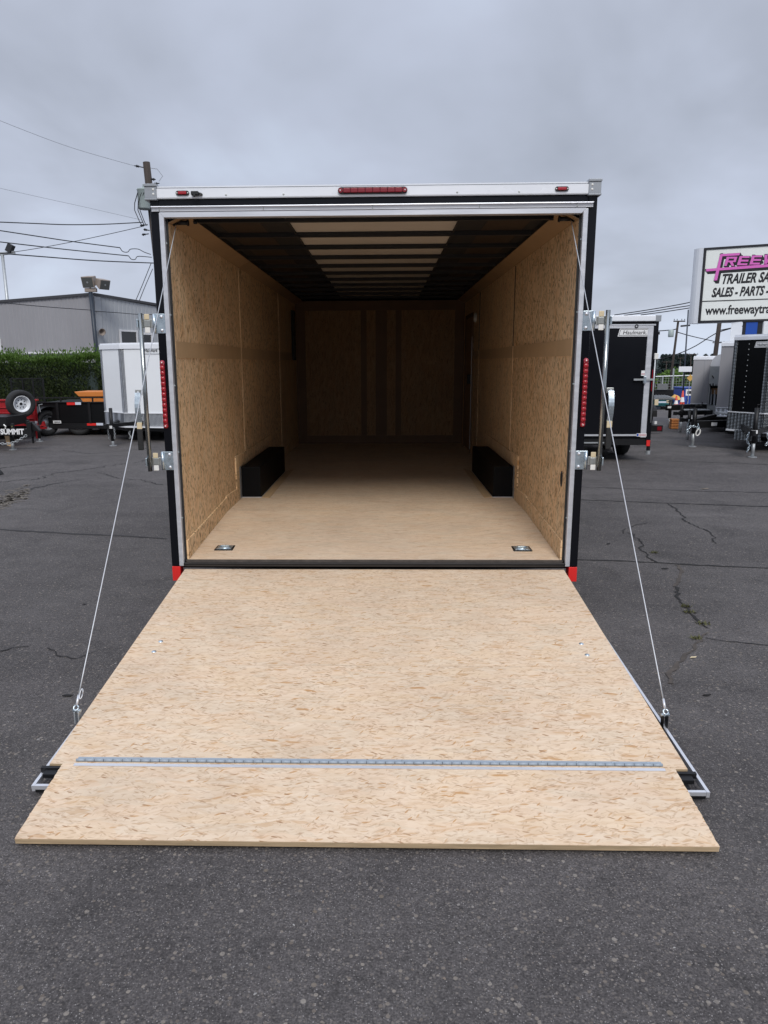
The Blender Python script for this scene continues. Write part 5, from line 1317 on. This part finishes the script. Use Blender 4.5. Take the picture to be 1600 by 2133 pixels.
MB().ext(q, bk).build('round_roof', 'trim_white', st)
for s_, e_ in ((0, .05), (wv - .5, wv)): MB().ext([d * s_ + V(0, 0, zh0 + .001), d * e_ + V(0, 0, zh0 + .001), d * e_ + V(0, 0, zh1 - .001), d * s_ + V(0, 0, zh1 - .001)], bk * .03).build('hatch_jamb', 'galv', st)
MB().ext([bk * .2 + V(0, 0, zh0 + .001), d * wv + bk * .2 + V(0, 0, zh0 + .001), d * wv + bk * .2 + V(0, 0, zh1 - .001), bk * .2 + V(0, 0, zh1 - .001)], bk * .01).build('hatch_back', 'black_satin', st)
MB().ext([V(0, 0, zh0 + .001), V(0, 0, zh1 - .001), bk + V(0, 0, zh1 - .001), bk + V(0, 0, zh0 + .001)], d * .02).build('side_panel', 'galv', st)
MB().ext([d * .07 + bk * .05 + V(0, 0, zh1 - .22), d * .30 + bk * .05 + V(0, 0, zh1 - .22), d * .30 + bk * .05 + V(0, 0, zh1 - .07), d * .07 + bk * .05 + V(0, 0, zh1 - .07)], bk * .05).build('box_inside', 'luan_dark', st)
for k in range(3):
    q = d * (.10 + .11 * k) + bk * .06; MB().cyl(q + V(0, 0, zh0 + .002), q + V(0, 0, zh0 + .40), .028, 8).build('roll_inside', 'cap_metal', st)
for k in range(5):
    q = d * (.06 + .08 * k) + n * .006; MB().beam(q + V(0, 0, zh1 - .03), q + V(random.uniform(-.02, .02), 0, zh1 + random.uniform(.02, .08)), .014, .024).build('hook', 'black_satin', st)
for sx in (.13, .36):
    q = d * sx + n * .006 + V(0, 0, zs - .3); MB().beam(q + V(-.04, 0, .07), q + V(.04, 0, -.04), .012, .02).build('vent_blade', 'black_satin', st)
MB().ext([d * .05 + V(0, 0, z0 - .15), d * wv + V(0, 0, z0 - .15), d * wv + V(0, 0, z0 - .001), d * .05 + V(0, 0, z0 - .001)], bk * .95).build('chassis', 'black_satin', st)
jf = js - o; jack(st, jf, .72, .038, .34, True)
tongue(st, (jf.x - .05, jf.y), [(.15, .15), (.6, .05)], .50, .06, .11)
MB().box(jf.x + .05, jf.x + .7, jf.y + .0, jf.y + .25, .56, .59).build('tongue_shelf', 'galv', st)
for k in range(2): wheel(st, (bk.x * (.5 + .3 * k) + .2, bk.y * (.5 + .3 * k), .32), (-1, .4, 0), .32, .2)
# low black flatbed between
fj = gnd2(1442, 931); zg = gz(fj.x, fj.y)
fb = thing('flatbed_trailer', 'low black flatbed trailer with paper scraps on its pale deck', 'trailer', (fj.x, fj.y, zg), 0, 'open trailers in the row on the right'); o = V(fj.x, fj.y, zg)
MB().beam((-.02, .04, .42), (3.3, .90, .42), .07, .13).build('frame_rail', 'black_satin', fb)
MB().beam((-.02, .04, .49), (1.0, 1.4, .49), .05, .06).build('tongue_frame', 'black_satin', fb)
MB().ext([(1.0, .72, .54), (3.6, 1.0, .54), (3.6, 1.8, .54), (1.0, 1.45, .54)], (0, 0, .025)).build('deck', 'galv', fb)
jack(fb, V(0, 0), .72, .038, .26, True)
MB().beam((.36, .09, .42), (.48, .12, .42), .006, .065).build('frame_label', 'label_white', fb)
chain(fb, [V(.05, -.05, .44), V(.08, -.05, .32), V(.04, -.05, .38), V(-.08, -.05, .40), V(-.15, -.06, .30)], .055, .008, mat='zinc')
MB().torus((.06, -.06, .28), (.3, 0, 1), (1, 0, -.2), .06, .035, .012, 12, 6).build('lunette_ring', 'white_plastic', fb)
wheel(fb, (3.1, .75, .28), (.2, -1, 0), .28, .19); wheel(fb, (3.1, 2.0, .28), (.2, -1, 0), .28, .19)
for i, (lx, ly, w, h, m, lab) in enumerate([(1.75, 1.05, .17, .10, 'yellow_tarp', 'crumpled tan paper lying on the flatbed deck'), (1.25, 1.0, .26, .05, 'white_tape', 'pale plastic sheet lying on the flatbed deck')]):
    mb = MB(); NQ = 8
    for j in range(NQ):
        for k in range(NQ): mb.v.append(((j / 7 - .5) * w * 1.4, (k / 7 - .5) * .25, random.uniform(0, h)))
    mb.f = [(j * NQ + k, j * NQ + k + 1, (j + 1) * NQ + k + 1, (j + 1) * NQ + k) for j in range(NQ - 1) for k in range(NQ - 1)]
    q = mb.build('crumpled_sheet', m); q.location = (fj.x + lx, fj.y + ly, zg + .567); tag(q, lab, 'sheet')
# orange crate on the ground
c = gnd2(1406, 894)
cr = thing('orange_crate', 'small orange slatted crate on the asphalt under the trailer tongues', 'crate', (c.x, c.y + .1, c.z))
for k in range(4): MB().box(-.10, .10, -.09, .09, .012 + .07 * k, .064 + .07 * k).build('slat', 'brick_orange', cr, bevel=.008)
MB().box(-.085, .085, -.07, .07, .004, .26).build('crate_core', 'brick_orange', cr)

# bins, cones and fence at the far end ---------------------------------------
YB2 = gnd2(1384, 853).y
a = atY(1366, 853, YB2); b = atY(1398.5, 832, YB2); zg = gz(a.x, YB2)
ds = thing('dumpster', 'green steel dumpster with grey lid at the far end of the lot', 'dumpster', (a.x, YB2, zg)); w = b.x - a.x + .1; h = b.z - zg
MB().ext([(-.9, 0, .18), (w - .06, 0, .18), (w, 0, h), (-.9, 0, h)], (0, .95, 0)).build('bin_body', 'teal_bin', ds, bevel=.03)
MB().box(-.9, w + .04, -.05, .96, h * .52, h * .58).build('side_rib', 'teal_bin', ds); MB().box(-.9, w - .1, .08, .9, .02, .179).build('base', 'post_blue', ds)
MB().ext([(-.94, -.06, h + .001), (w + .08, -.06, h + .001), (w + .08, 1.0, h + .10), (-.94, 1.0, h + .10)], (0, 0, .06)).build('lid', 'bin_lid', ds)
for k in range(6): MB().ext([(w * .17 * k - .03, -.065, h + .063), (w * .17 * k + .05, -.065, h + .063), (w * .17 * k + .05, 1.0, h + .163), (w * .17 * k - .03, 1.0, h + .163)], (0, 0, .03)).build('lid_rib', 'bin_lid', ds)
lb_ = MB().box(w * .60, w * .60 + .28, -.012, -.001, h * .64, h * .92).build('label', 'cream_plastic', ds); MB().box(w * .60 + .06, w * .60 + .22, -.018, -.0125, h * .72, h * .84).build('label_print', 'post_blue', lb_); MB().box(.1, .55, -.012, -.001, h * .66, h * .82).build('label', 'white_tape', ds)
Yq = YB2 + .6; a, b = atY(1402, 852, Yq), atY(1420, 836, Yq); zg = gz(a.x, Yq)
bb = thing('blue_bin', 'small blue wheeled bin beside the dumpster', 'bin', ((a.x + b.x) / 2, Yq, zg)); hw = (b.x - a.x) / 2; hb = b.z - zg
MB().ext([(-hw * .85, 0, .03), (hw * .85, 0, .03), (hw, 0, hb), (-hw, 0, hb)], (0, .7, 0)).build('bin_body', 'blue_bin', bb, bevel=.02); MB().box(-hw - .03, hw + .03, -.03, .73, hb + .001, hb + .05).build('rim', 'blue_bin', bb, bevel=.01)
for s in (-1, 1): MB().cyl((s * hw * .8, .7, .1), (s * hw * .9, .7, .1), .1, 10).build('wheel', 'black_rubber', bb)
mb = MB(); NQ = 9
for j in range(NQ):
    for k in range(NQ): mb.v.append(((j / 8 - .5) * hw * 2.3, k / 8 * .8 - .05, .06 + .22 * math.sin(PI * j / 8) * math.sin(PI * k / 8) + random.uniform(-.04, .07)))
mb.f = [(j * NQ + k, j * NQ + k + 1, (j + 1) * NQ + k + 1, (j + 1) * NQ + k) for j in range(NQ - 1) for k in range(NQ - 1)]
q = mb.build('yellow_bag', 'yellow_tarp', smooth=True); q.location = ((a.x + b.x) / 2, Yq, zg + hb + .03); tag(q, 'crumpled yellow bag spread over the small blue bin', 'bag')
Yq = YB2 + 1.6; a, b = atY(1421, 851, Yq), atY(1446, 810, Yq); zg = gz(a.x, Yq)
bx = thing('blue_container', 'tall dark blue collection container with white notice', 'container', (a.x, Yq, zg)); w = b.x - a.x + .6; hb = b.z - zg
MB().box(0, w, 0, 1.4, .05, hb).build('shell', 'blue_bin', bx, bevel=.04); MB().box(-.03, w + .03, -.03, 1.43, hb + .001, hb + .08).build('top', 'blue_bin', bx, bevel=.02)
MB().box(.1, w - .1, .1, 1.3, 0, .049).build('base', 'black_satin', bx)
nb = atY(1428, 824, Yq) - V(a.x, Yq, zg); nn_ = MB().box(nb.x, nb.x + .42, -.012, -.001, nb.z, nb.z + .34).build('notice', 'label_white', bx); MB().box(nb.x + .08, nb.x + .34, -.018, -.0125, nb.z + .09, nb.z + .25).build('notice_print', 'ink', nn_)
MB().beam((.02, -.2, hb * .30), (.12, -.03, hb * .62), .09, .08).build('chute_arm', 'blue_bin', bx)
for i, (u, v, lab) in enumerate(((1401, 852.5, 'orange and white traffic cone close to the dumpster side'), (1413.5, 852.5, 'taller orange and white traffic cone standing by the blue container'))):
    c = gnd2(u, v); cn = thing('traffic_cone', lab, 'cone', (c.x, c.y - .4, gz(c.x, c.y - .4)), 0, 'traffic cones by the bins')
    MB().box(-.2, .2, -.2, .2, .002, .04).build('base', 'cone_red', cn); H = .72 if i == 0 else .98
    MB().lathe([(.16, .041), (.11, H * .4)], (0, 0, 0), (0, 0, 1), 14).build('lower_cone', 'cone_red', cn, smooth=True); MB().lathe([(.11, H * .4), (.075, H * .66)], (0, 0, 0), (0, 0, 1), 14).build('white_band', 'label_white', cn, smooth=True); MB().lathe([(.075, H * .66), (.03, H), (.0, H)], (0, 0, 0), (0, 0, 1), 14).build('tip', 'cone_red', cn, smooth=True)
# dark wall and a mesh fence above it
YF = YB2 + 5; zg = gz(30, YF)
f0, f1 = atY(1335, 805, YF).x, atY(1470, 805, YF).x + 8; zf1 = atY(1400, 786, YF).z - zg; zd = atY(1400, 812, YF).z - zg
dw = MB().box(0, f1 - f0, 0, .3, 0, zd).build('retaining_wall', 'black_satin'); dw.location = (f0, YF, zg); tag(dw, 'low dark wall behind the bins at the end of the lot', 'wall')
fe = thing('mesh_fence', 'grey wire-mesh fence with tall posts along the end of the lot', 'fence', (f0, YF + .8, zg)); k = 0
x = .3
while x < f1 - f0:
    MB().cyl((x, 0, 0), (x, 0, atY(1400, 768 + 8 * (k % 3), YF).z - zg), .05, 6).build('fence_post', 'galv', fe); x += .62; k += 1
MB().cyl((0, 0, zf1), (f1 - f0, 0, zf1 + .3), .045, 6).build('top_rail', 'galv', fe)
mm = MB(); x = 0
while x < f1 - f0: mm.box(x, x + .012, .06, .068, zd, zf1); x += .16
z = zd
while z < zf1: mm.box(0, f1 - f0, .069, .076, z, z + .012); z += .16
tag(mm.build('wire_mesh', 'galv', fe), kind='stuff')
a, b = atY(1372, 812, YF - .3), atY(1394, 800, YF - .3); MB().box(a.x - f0, b.x - f0, -.9, -.86, a.z - zg, b.z - zg).build('mesh_panel', 'bin_lid', fe)
# bushes and distant trees ---------------------------------------------------
def leafball(c, rx, ry, rz, n, size, mat, parent, name='foliage'):
    mb = MB()
    for i in range(n):
        t = V(random.gauss(0, 1), random.gauss(0, 1), random.gauss(0, 1)).normalized() * random.uniform(.55, 1.05) ** .5
        lump = 1 + .25 * math.sin(t.x * 5 + c[0]) * math.cos(t.z * 6 + c[1]); p = V(c[0] + t.x * rx * lump, c[1] + t.y * ry * lump, c[2] + t.z * rz * lump)
        a = V(random.gauss(0, 1), random.gauss(0, 1), random.gauss(0, 1)).normalized(); b = a.cross(V(random.gauss(0, 1), random.gauss(0, 1), random.gauss(0, 1))).normalized(); s_ = size * random.uniform(.6, 1.3); k = len(mb.v)
        mb.v += [tuple(p - a * s_), tuple(p + b * s_ * .5), tuple(p + a * s_), tuple(p - b * s_ * .5)]; mb.f.append((k, k + 1, k + 2, k + 3))
    return mb.build(name, mat, parent, fix=False)


for u, v, Y, rx, rz, lab in ((1383, 794, 78, 1.0, .95, 'bright green bush beyond the fence beside the black trailer'), (1402, 789, 80, 1.2, 1.15, 'bright green bush beyond the fence left of the blue container'), (1424, 797, 82, .95, .8, 'yellowish low bush beyond the fence above the blue container')):
    p = atY(u, v, Y); zg = gz(p.x, Y); bu = thing('bush', lab, 'bush', (p.x, p.y, zg), 0, 'bushes beyond the fence'); zc_ = p.z - zg
    leafball((0, 0, zc_), rx, rx, rz, 900, .17, 'bush_leaf', bu); leafball((.1, 0, zc_ * .45), rx * .8, rx * .8, zc_ * .5, 500, .17, 'bush_leaf', bu); MB().cyl((0, 0, 0), (0, 0, zc_), .07, 6).build('stem', 'bark', bu)
hl = MB(); NXh = 60; base = V(40, 165)
for i in range(NXh + 1):
    x = 30 + i * 3.0; h = 1.2 + .9 * math.exp(-((x - 72) / 16) ** 2) + .2 * math.sin(x * .5)
    hl.v += [(x, 150, -2.2), (x, 165, h), (x, 200, h * .9), (x, 230, -2.2)]
for i in range(NXh):
    for k in range(3): a = i * 4 + k; hl.f.append((a, a + 4, a + 5, a + 1))
tag(hl.build('hill', 'hill_green', smooth=True), kind='structure')
pines = [(1378, 776, 3), (1386, 764, 5), (1393, 770, 4), (1401, 754, 6), (1408, 750, 7), (1416, 756, 6), (1423, 752, 6.5), (1430, 760, 6), (1437, 756, 7), (1444, 762, 6), (1468, 765, 6), (1482, 762, 6), (1520, 764, 6), (1545, 760, 6)]
names = ['dark conifer at the left end of the far tree line', 'second conifer from the left on the far hill', 'third conifer from the left on the far hill', 'pointed conifer standing left of the tilted far pole', 'tallest conifer right beside the tilted far pole', 'conifer just right of the tilted far pole', 'conifer left of the slim blue-grey lamp pole', 'conifer behind the slim blue-grey lamp pole', 'conifer right of the slim blue-grey lamp pole', 'conifer just left of the low grey trailer roof', 'conifer top above the low grey trailer', 'conifer below the sign, left of the sign leg', 'conifer behind the sign leg', 'rightmost conifer behind the black riveted trailer']
for (u, v, hh), lab in zip(pines, names):
    p = atY(u, v, 150 + random.uniform(-6, 6)); zg = gz(p.x, p.y); tr = thing('conifer', lab, 'tree', (p.x, p.y, zg), 0, 'conifers on the far hill'); H = max(p.z, 3.0) - zg
    mb = MB()
    for k in range(1100):
        t = random.random() ** .8; z = H * (.12 + .88 * t); r = (1 - t) ** .8 * H * .30 * (1 + .3 * math.sin(z * 4)) * random.uniform(.35, 1); a = random.random() * 6.283
        q = V(r * math.cos(a), r * math.sin(a), z - r * .25); dd = V(math.cos(a), math.sin(a), -.35) * random.uniform(.25, .6); sd = V(-math.sin(a), math.cos(a), random.uniform(-.3, .3)) * .16; b0 = len(mb.v)
        mb.v += [tuple(q - sd), tuple(q + sd), tuple(q + dd)]; mb.f.append((b0, b0 + 1, b0 + 2))
    mb.build('crown', 'pine_leaf', tr, fix=False); MB().cyl((0, 0, 0), (0, 0, H * .95), .16, 6, .03).build('trunk', 'bark', tr)

# poles and wires on the right -------------------------------------------------
def pole(ptop, pbot, Y, r, label, arms, mat='wood_pole', name='utility_pole', cat='pole', trans=False):
    a, b = atY(*ptop, Y), atY(*pbot, Y); ln = (b - a) / (a.z - b.z); f = b + ln * (b.z - gz(b.x, Y))
    t = thing(name, label, cat, (f.x, f.y, f.z), 0, 'poles along the road on the right'); o_ = V(f.x, f.y, f.z)
    MB().cyl((0, 0, 0), a - o_, r, 10, r * .75).build('post', mat, t, smooth=True)
    for v, w in arms:
        k = (v - ptop[1]) / max(1, (pbot[1] - ptop[1])); c = a.lerp(b, k) - o_
        MB().beam(c + V(-w / 2, -.18, 0), c + V(w / 2, -.18, 0), .06, .07).build('crossarm', mat, t)
        for s in (-.45, -.2, .2, .45): MB().lathe([(.015, 0), (.03, .03), (.015, .05), (.025, .08), (0, .1)], c + V(s * w, -.18, .05), (0, 0, 1), 8).build('insulator', 'wire', t)
    if trans:
        c = a.lerp(b, .12) - o_; MB().lathe([(0, -.25), (.15, -.25), (.165, -.2), (.165, .15), (.1, .2), (0, .21)], c + V(-.36, 0, -.3), (0, 0, 1), 14).build('transformer', 'transformer', t, smooth=True)
        MB().cyl(c + V(.2, 0, .1), c + V(.75, 0, .15), .06, 6).build('cutout', 'wire', t)
    return t


pole((1413, 668), (1397, 790), 42, .085, 'tilted wooden utility pole with transformer beyond the far fence', [(669.5, .7)], trans=True)
pole((1503, 640), (1489, 748), 40, .15, 'thick dark wooden pole showing below the sign', [])
pole((1389, 752), (1386, 795), 85, .07, 'far thin utility pole nearest the black trailer edge', [(754, 1.1)])
pole((1418, 745), (1414, 795), 90, .07, 'far thin utility pole right of the tilted pole', [(746, .9)])
pole((1440, 737), (1437, 795), 75, .06, 'far thin utility pole touching the low grey trailer', [(738, 1.3)])
pole((1495, 712), (1493, 745), 60, .08, 'short far pole with wide crossarm below the sign', [(714, 1.0)])
pole((1434, 645), (1424, 800), 36, .045, 'slim blue-grey metal lamp pole left of the sign', [], mat='post_blue', name='lamp_post', cat='lamp post')
p = atY(1426, 769, 35.8); q = MB().box(-.35, .35, -.02, .0, -.14, .14).build('road_sign', 'sign_cap', bevel=.01); q.location = (p.x, 35.7, p.z); tag(q, 'small pale road sign fixed to the slim lamp pole', 'sign')
p = atY(1424, 792, 30); q = MB().ext([(-.16, 0, 0), (0, 0, -.16), (.16, 0, 0), (0, 0, .16)], (0, .02, 0)).build('warning_sign', 'yellow_tarp'); q.location = (p.x + .3, 30, p.z + .1)
tag(q, 'yellow diamond road sign beyond the fence', 'sign')
MB().cyl((0, .05, gz(p.x + .3, 30) - p.z - .1), (0, .05, .1), .02, 8).build('post', 'galv', q)
wire([(1280, 656), (1340, 647), (1400, 637), (1445, 628), (1520, 610)], 46, 40, .030, 'topmost of three wires meeting the left side of the sign', n=16)
wire([(1300, 657), (1350, 650), (1400, 642), (1445, 635), (1520, 620)], 46, 40, .030, 'middle of three wires meeting the left side of the sign', n=16)
wire([(1335, 656), (1380, 650), (1420, 644), (1445, 640), (1520, 628)], 46, 40, .030, 'lowest of three wires meeting the left side of the sign', n=16)
wire([(1300, 692), (1360, 690), (1400, 687), (1412, 684)], 46, 42, .030, 'wire from the far transformer pole to the left', n=12)
wire([(1412, 692), (1440, 700), (1475, 708), (1500, 713), (1540, 716)], 42, 60, .030, 'wire dipping from the transformer pole towards the sign legs', n=12)
wire([(1370, 749), (1410, 738), (1450, 720), (1490, 695), (1530, 682)], 44, 40, .030, 'wire rising from the hill towards the thick dark pole', n=14)
wire([(1500, 688), (1530, 682), (1570, 676)], 40, 36, .030, 'short wire between the thick dark pole and the sign', n=8)

# the pylon sign ----------------------------------------------------------------
S0 = atY(1455.5, 670, 18.1); S1 = atY(1600, 662.5, 17.35); sd_ = S1 - S0; sd_.z = 0; sd_.normalize(); sn = V(sd_.y, -sd_.x)
sg = thing('pylon_sign', 'large white pylon sign with pink and black lettering, above the trailers', 'sign', (S0.x, S0.y, 0)); o = V(S0.x, S0.y); zls = gz(S0.x + 3, S0.y)


def onsign(u, v):
    r_ = ray(u, v); t = (V(S0.x, S0.y) - CAM).dot(sn) / r_.dot(sn); p = CAM + r_ * t; return (p - V(S0.x, S0.y)).dot(sd_), p.z


zb_ = onsign(1540, 666)[1]; zt_ = onsign(1540, 516.5)[1]; SW = 4.6


def sp_(s_, z, off=0.0): return sd_ * s_ + sn * off + V(0, 0, z)


def spanel(s0, s1, z0, z1, off, th, name, mat, par): return MB().ext([sp_(s0, z0, off), sp_(s1, z0, off), sp_(s1, z1, off), sp_(s0, z1, off)], sn * th).build(name, mat, par)


MB().ext([sp_(-.02, zb_ - .06, -.02), sp_(SW, zb_ - .06, -.02), sp_(SW, zt_ + .06, -.02), sp_(-.02, zt_ + .06, -.02)], -sn * .55).build('cabinet', 'sign_frame', sg)
for s0, s1, z0, z1 in ((-.02, .05, zb_ - .06, zt_ + .06), (.051, SW, zt_ - .0, zt_ + .06), (.051, SW, zb_ - .06, zb_)): spanel(s0, s1, z0, z1, -.018, .05, 'sign_frame', 'sign_frame', sg)
zd_ = onsign(1540, 625)[1]
spanel(.051, SW, zb_ + .001, zd_ - .012, -.018, .03, 'lower_face', 'sign_face', sg); spanel(.051, SW, zd_ + .012, zt_ - .001, -.018, .03, 'upper_face', 'sign_face', sg); spanel(.051, SW, zd_ - .0115, zd_ + .0115, -.018, .04, 'divider', 'sign_frame', sg)
# rounded end cover
K = 10; cov = [sp_(-.025, zb_ - .07, .03)] + [sp_(-.025 - .27 * math.sin(PI * (i + .0) / K) ** .7, zb_ - .07, .03 - .62 * i / K) for i in range(1, K)] + [sp_(-.025, zb_ - .07, -.59)]
MB().ext(cov, (0, 0, zt_ - zb_ + .14)).build('end_cover', 'sign_cap', sg, smooth=False)


def stext(txt, vis, u0, u1, vb, vt, mat, name, shear=0.0, bold=0.0, off=.013, cap='H'):
    """lettering whose visible part vis spans pixels u0..u1 at cap height vb..vt"""
    sa, za = onsign(u0, vb); sb, _ = onsign(u1, vb); _, zc_ = onsign(u0, vt); size = (zc_ - za) / .70

    def span(s_):
        t = text_mesh(s_, size, (0, 0, 0), (1, 0, 0), (0, 1, 0), 'probe', mat, None, .002, shear, bold); xs_ = [v.co.x for v in t.data.vertices]; r_ = (min(xs_), max(xs_)); me = t.data; bpy.data.objects.remove(t); bpy.data.meshes.remove(me); return r_
    lo, hi = span(vis); k = (sb - sa) / (hi - lo)
    return text_mesh(txt, size, sp_(sa - lo * k, za, off), sd_, (0, 0, 1), name, mat, sg, .006, shear, bold, xs=k)


stext('TRAILER SALES', 'TRAILER SA', 1504, 1602, 591, 571.5, 'ink', 'lettering', .28, .014)
stext('SALES - PARTS -', 'SALES - PARTS -', 1482, 1601, 618.5, 600.5, 'ink', 'lettering', .28, .014)
stext('www.freewaytrailer', 'www.freewaytra', 1468.5, 1604, 655.5, 637.5, 'ink', 'lettering', 0, .010)


# FREEWAY: block capitals hung on a long pink bar, with a black drop shadow
def glyphs(polys, name, mat, off, th, dx=0.0, dz=0.0, par=None, grow=0.0):
    mb = MB()
    for pl_ in polys:
        pts = [onsign(u, v) for u, v in pl_]; cx = sum(p[0] for p in pts) / len(pts); cz = sum(p[1] for p in pts) / len(pts)
        q = []
        for s_, z in pts:
            l = math.hypot(s_ - cx, z - cz); g_ = 1 + grow / max(l, .05); q.append(sp_(cx + (s_ - cx) * g_ + dx, cz + (z - cz) * g_ + dz, off))
        mb.ext(q, sn * th)
    return mb.build(name, mat, par)


bar = [(1471, 560.5), (1605, 550.0), (1605, 556.0), (1471, 565.5)]
Fs = [(1500.5, 529.5), (1506, 529), (1494, 584), (1487, 584.5)]
Ft = [(1500.5, 529.5), (1542, 527), (1540, 532), (1505, 534)]


def letter(kind, u, w, sl=6):
    """slanted block letter between v=535 and v=553.5, left edge u at the base"""
    b, t = 554.0 - (u - 1510) * .055, 535.0 - (u - 1510) * .055
    def P_(x, y): return (u + x * w + sl * y, b + (t - b) * y)
    if kind == 'R': return [[P_(0, 0), P_(.26, 0), P_(.26, 1), P_(0, 1)], [P_(.27, 1), P_(1, 1), P_(1, .80), P_(.27, .80)], [P_(.76, .80), P_(1, .80), P_(1, .42), P_(.76, .42)], [P_(.27, .58), P_(.76, .58), P_(.76, .40), P_(.27, .40)], [P_(.45, .40), P_(.72, .40), P_(1.0, 0), P_(.72, 0)]]
    if kind == 'E': return [[P_(0, 0), P_(.28, 0), P_(.28, 1), P_(0, 1)]] + [[P_(.28, y0), P_(1, y0), P_(1, y0 + .2), P_(.28, y0 + .2)] for y0 in (0, .4, .8)]
    if kind == 'W': return [[P_(0, 1), P_(.2, 1), P_(.34, 0), P_(.16, 0)], [P_(.16, 0), P_(.34, 0), P_(.58, 1), P_(.42, 1)], [P_(.42, 1), P_(.58, 1), P_(.82, 0), P_(.64, 0)], [P_(.64, 0), P_(.82, 0), P_(1.05, 1), P_(.86, 1)]]
    if kind == 'A': return [[P_(0, 0), P_(.24, 0), P_(.6, 1), P_(.36, 1)], [P_(.36, 1), P_(.6, 1), P_(1, 0), P_(.76, 0)], [P_(.2, .3), P_(.8, .3), P_(.75, .48), P_(.25, .48)]]
    if kind == 'Y': return [[P_(.38, 0), P_(.62, 0), P_(.62, .5), P_(.38, .5)], [P_(0, 1), P_(.26, 1), P_(.62, .45), P_(.4, .4)], [P_(.74, 1), P_(1, 1), P_(.6, .4), P_(.38, .45)]]


pol = [bar, Fs, Ft]; u = 1508
for ch, w in (('R', 22), ('E', 21), ('E', 21), ('W', 30), ('A', 26), ('Y', 25)): pol += letter(ch, u, w); u += w + 5
for i in range(5): glyphs(pol, 'lettering_shadow', 'ink', .0125 + .0011 * i, .001, .055 - .010 * i, -.080 + .015 * i, sg, .012)
glyphs(pol, 'lettering_outline', 'ink', .0190, .004, 0, 0, sg, .022)
for i, pl_ in enumerate(pol): glyphs([pl_], 'pink_lettering', 'pink', .0235 + .0009 * (i % 6), .004, 0, 0, sg)
# legs and the lower blue panel
l0 = onsign(1546, 690)[0]; l1 = onsign(1553, 690)[0]; l2 = onsign(1577, 690)[0]; l3 = onsign(1588, 690)[0]
MB().ext([sp_(l0 - .30, zls, 0), sp_(l0 - .02, zls, .04), sp_(l0 - .02, zls, -.4), sp_(l0 - .30, zls, -.3)], (0, 0, zb_ - .062 - zls)).build('leg', 'sign_cap', sg); MB().ext([sp_(l3 + .02, zls, .04), sp_(l3 + .3, zls, 0), sp_(l3 + .3, zls, -.3), sp_(l3 + .02, zls, -.4)], (0, 0, zb_ - .062 - zls)).build('leg', 'sign_cap', sg)
MB().ext([sp_(l0, .6, -.02), sp_(l3, .6, -.02), sp_(l3, .6, -.3), sp_(l0, .6, -.3)], (0, 0, zb_ - .662)).build('lower_cabinet', 'sign_frame', sg)
spanel(l1, l2, 1.3, zb_ - .08, -.018, .02, 'blue_face', 'blue_panel', sg)

# unseen trees inferred from the dark door reflection, added to dim the trailer interior
mb = MB(); 
for i in range(14000):
    x = random.uniform(-60, 60); h = 3.6 + .9 * math.sin(x * .21) + .6 * math.sin(x * .53 + 1); z = h * random.random() ** .7; y = -40 + random.gauss(0, 1.6)
    a = V(random.gauss(0, 1), random.gauss(0, .5), random.gauss(0, 1)).normalized(); b = a.cross(V(0, 1, .2)).normalized(); s_ = random.uniform(.3, .7); k = len(mb.v); p = V(x, y, z)
    mb.v += [tuple(p - a * s_), tuple(p + b * s_ * .6), tuple(p + a * s_), tuple(p - b * s_ * .6)]; mb.f.append((k, k + 1, k + 2, k + 3))
tag(mb.build('unseen_tree_belt', 'pine_leaf', None, fix=False), 'dark belt of unseen trees added behind the viewpoint to block low sky', 'wood', kind='stuff')
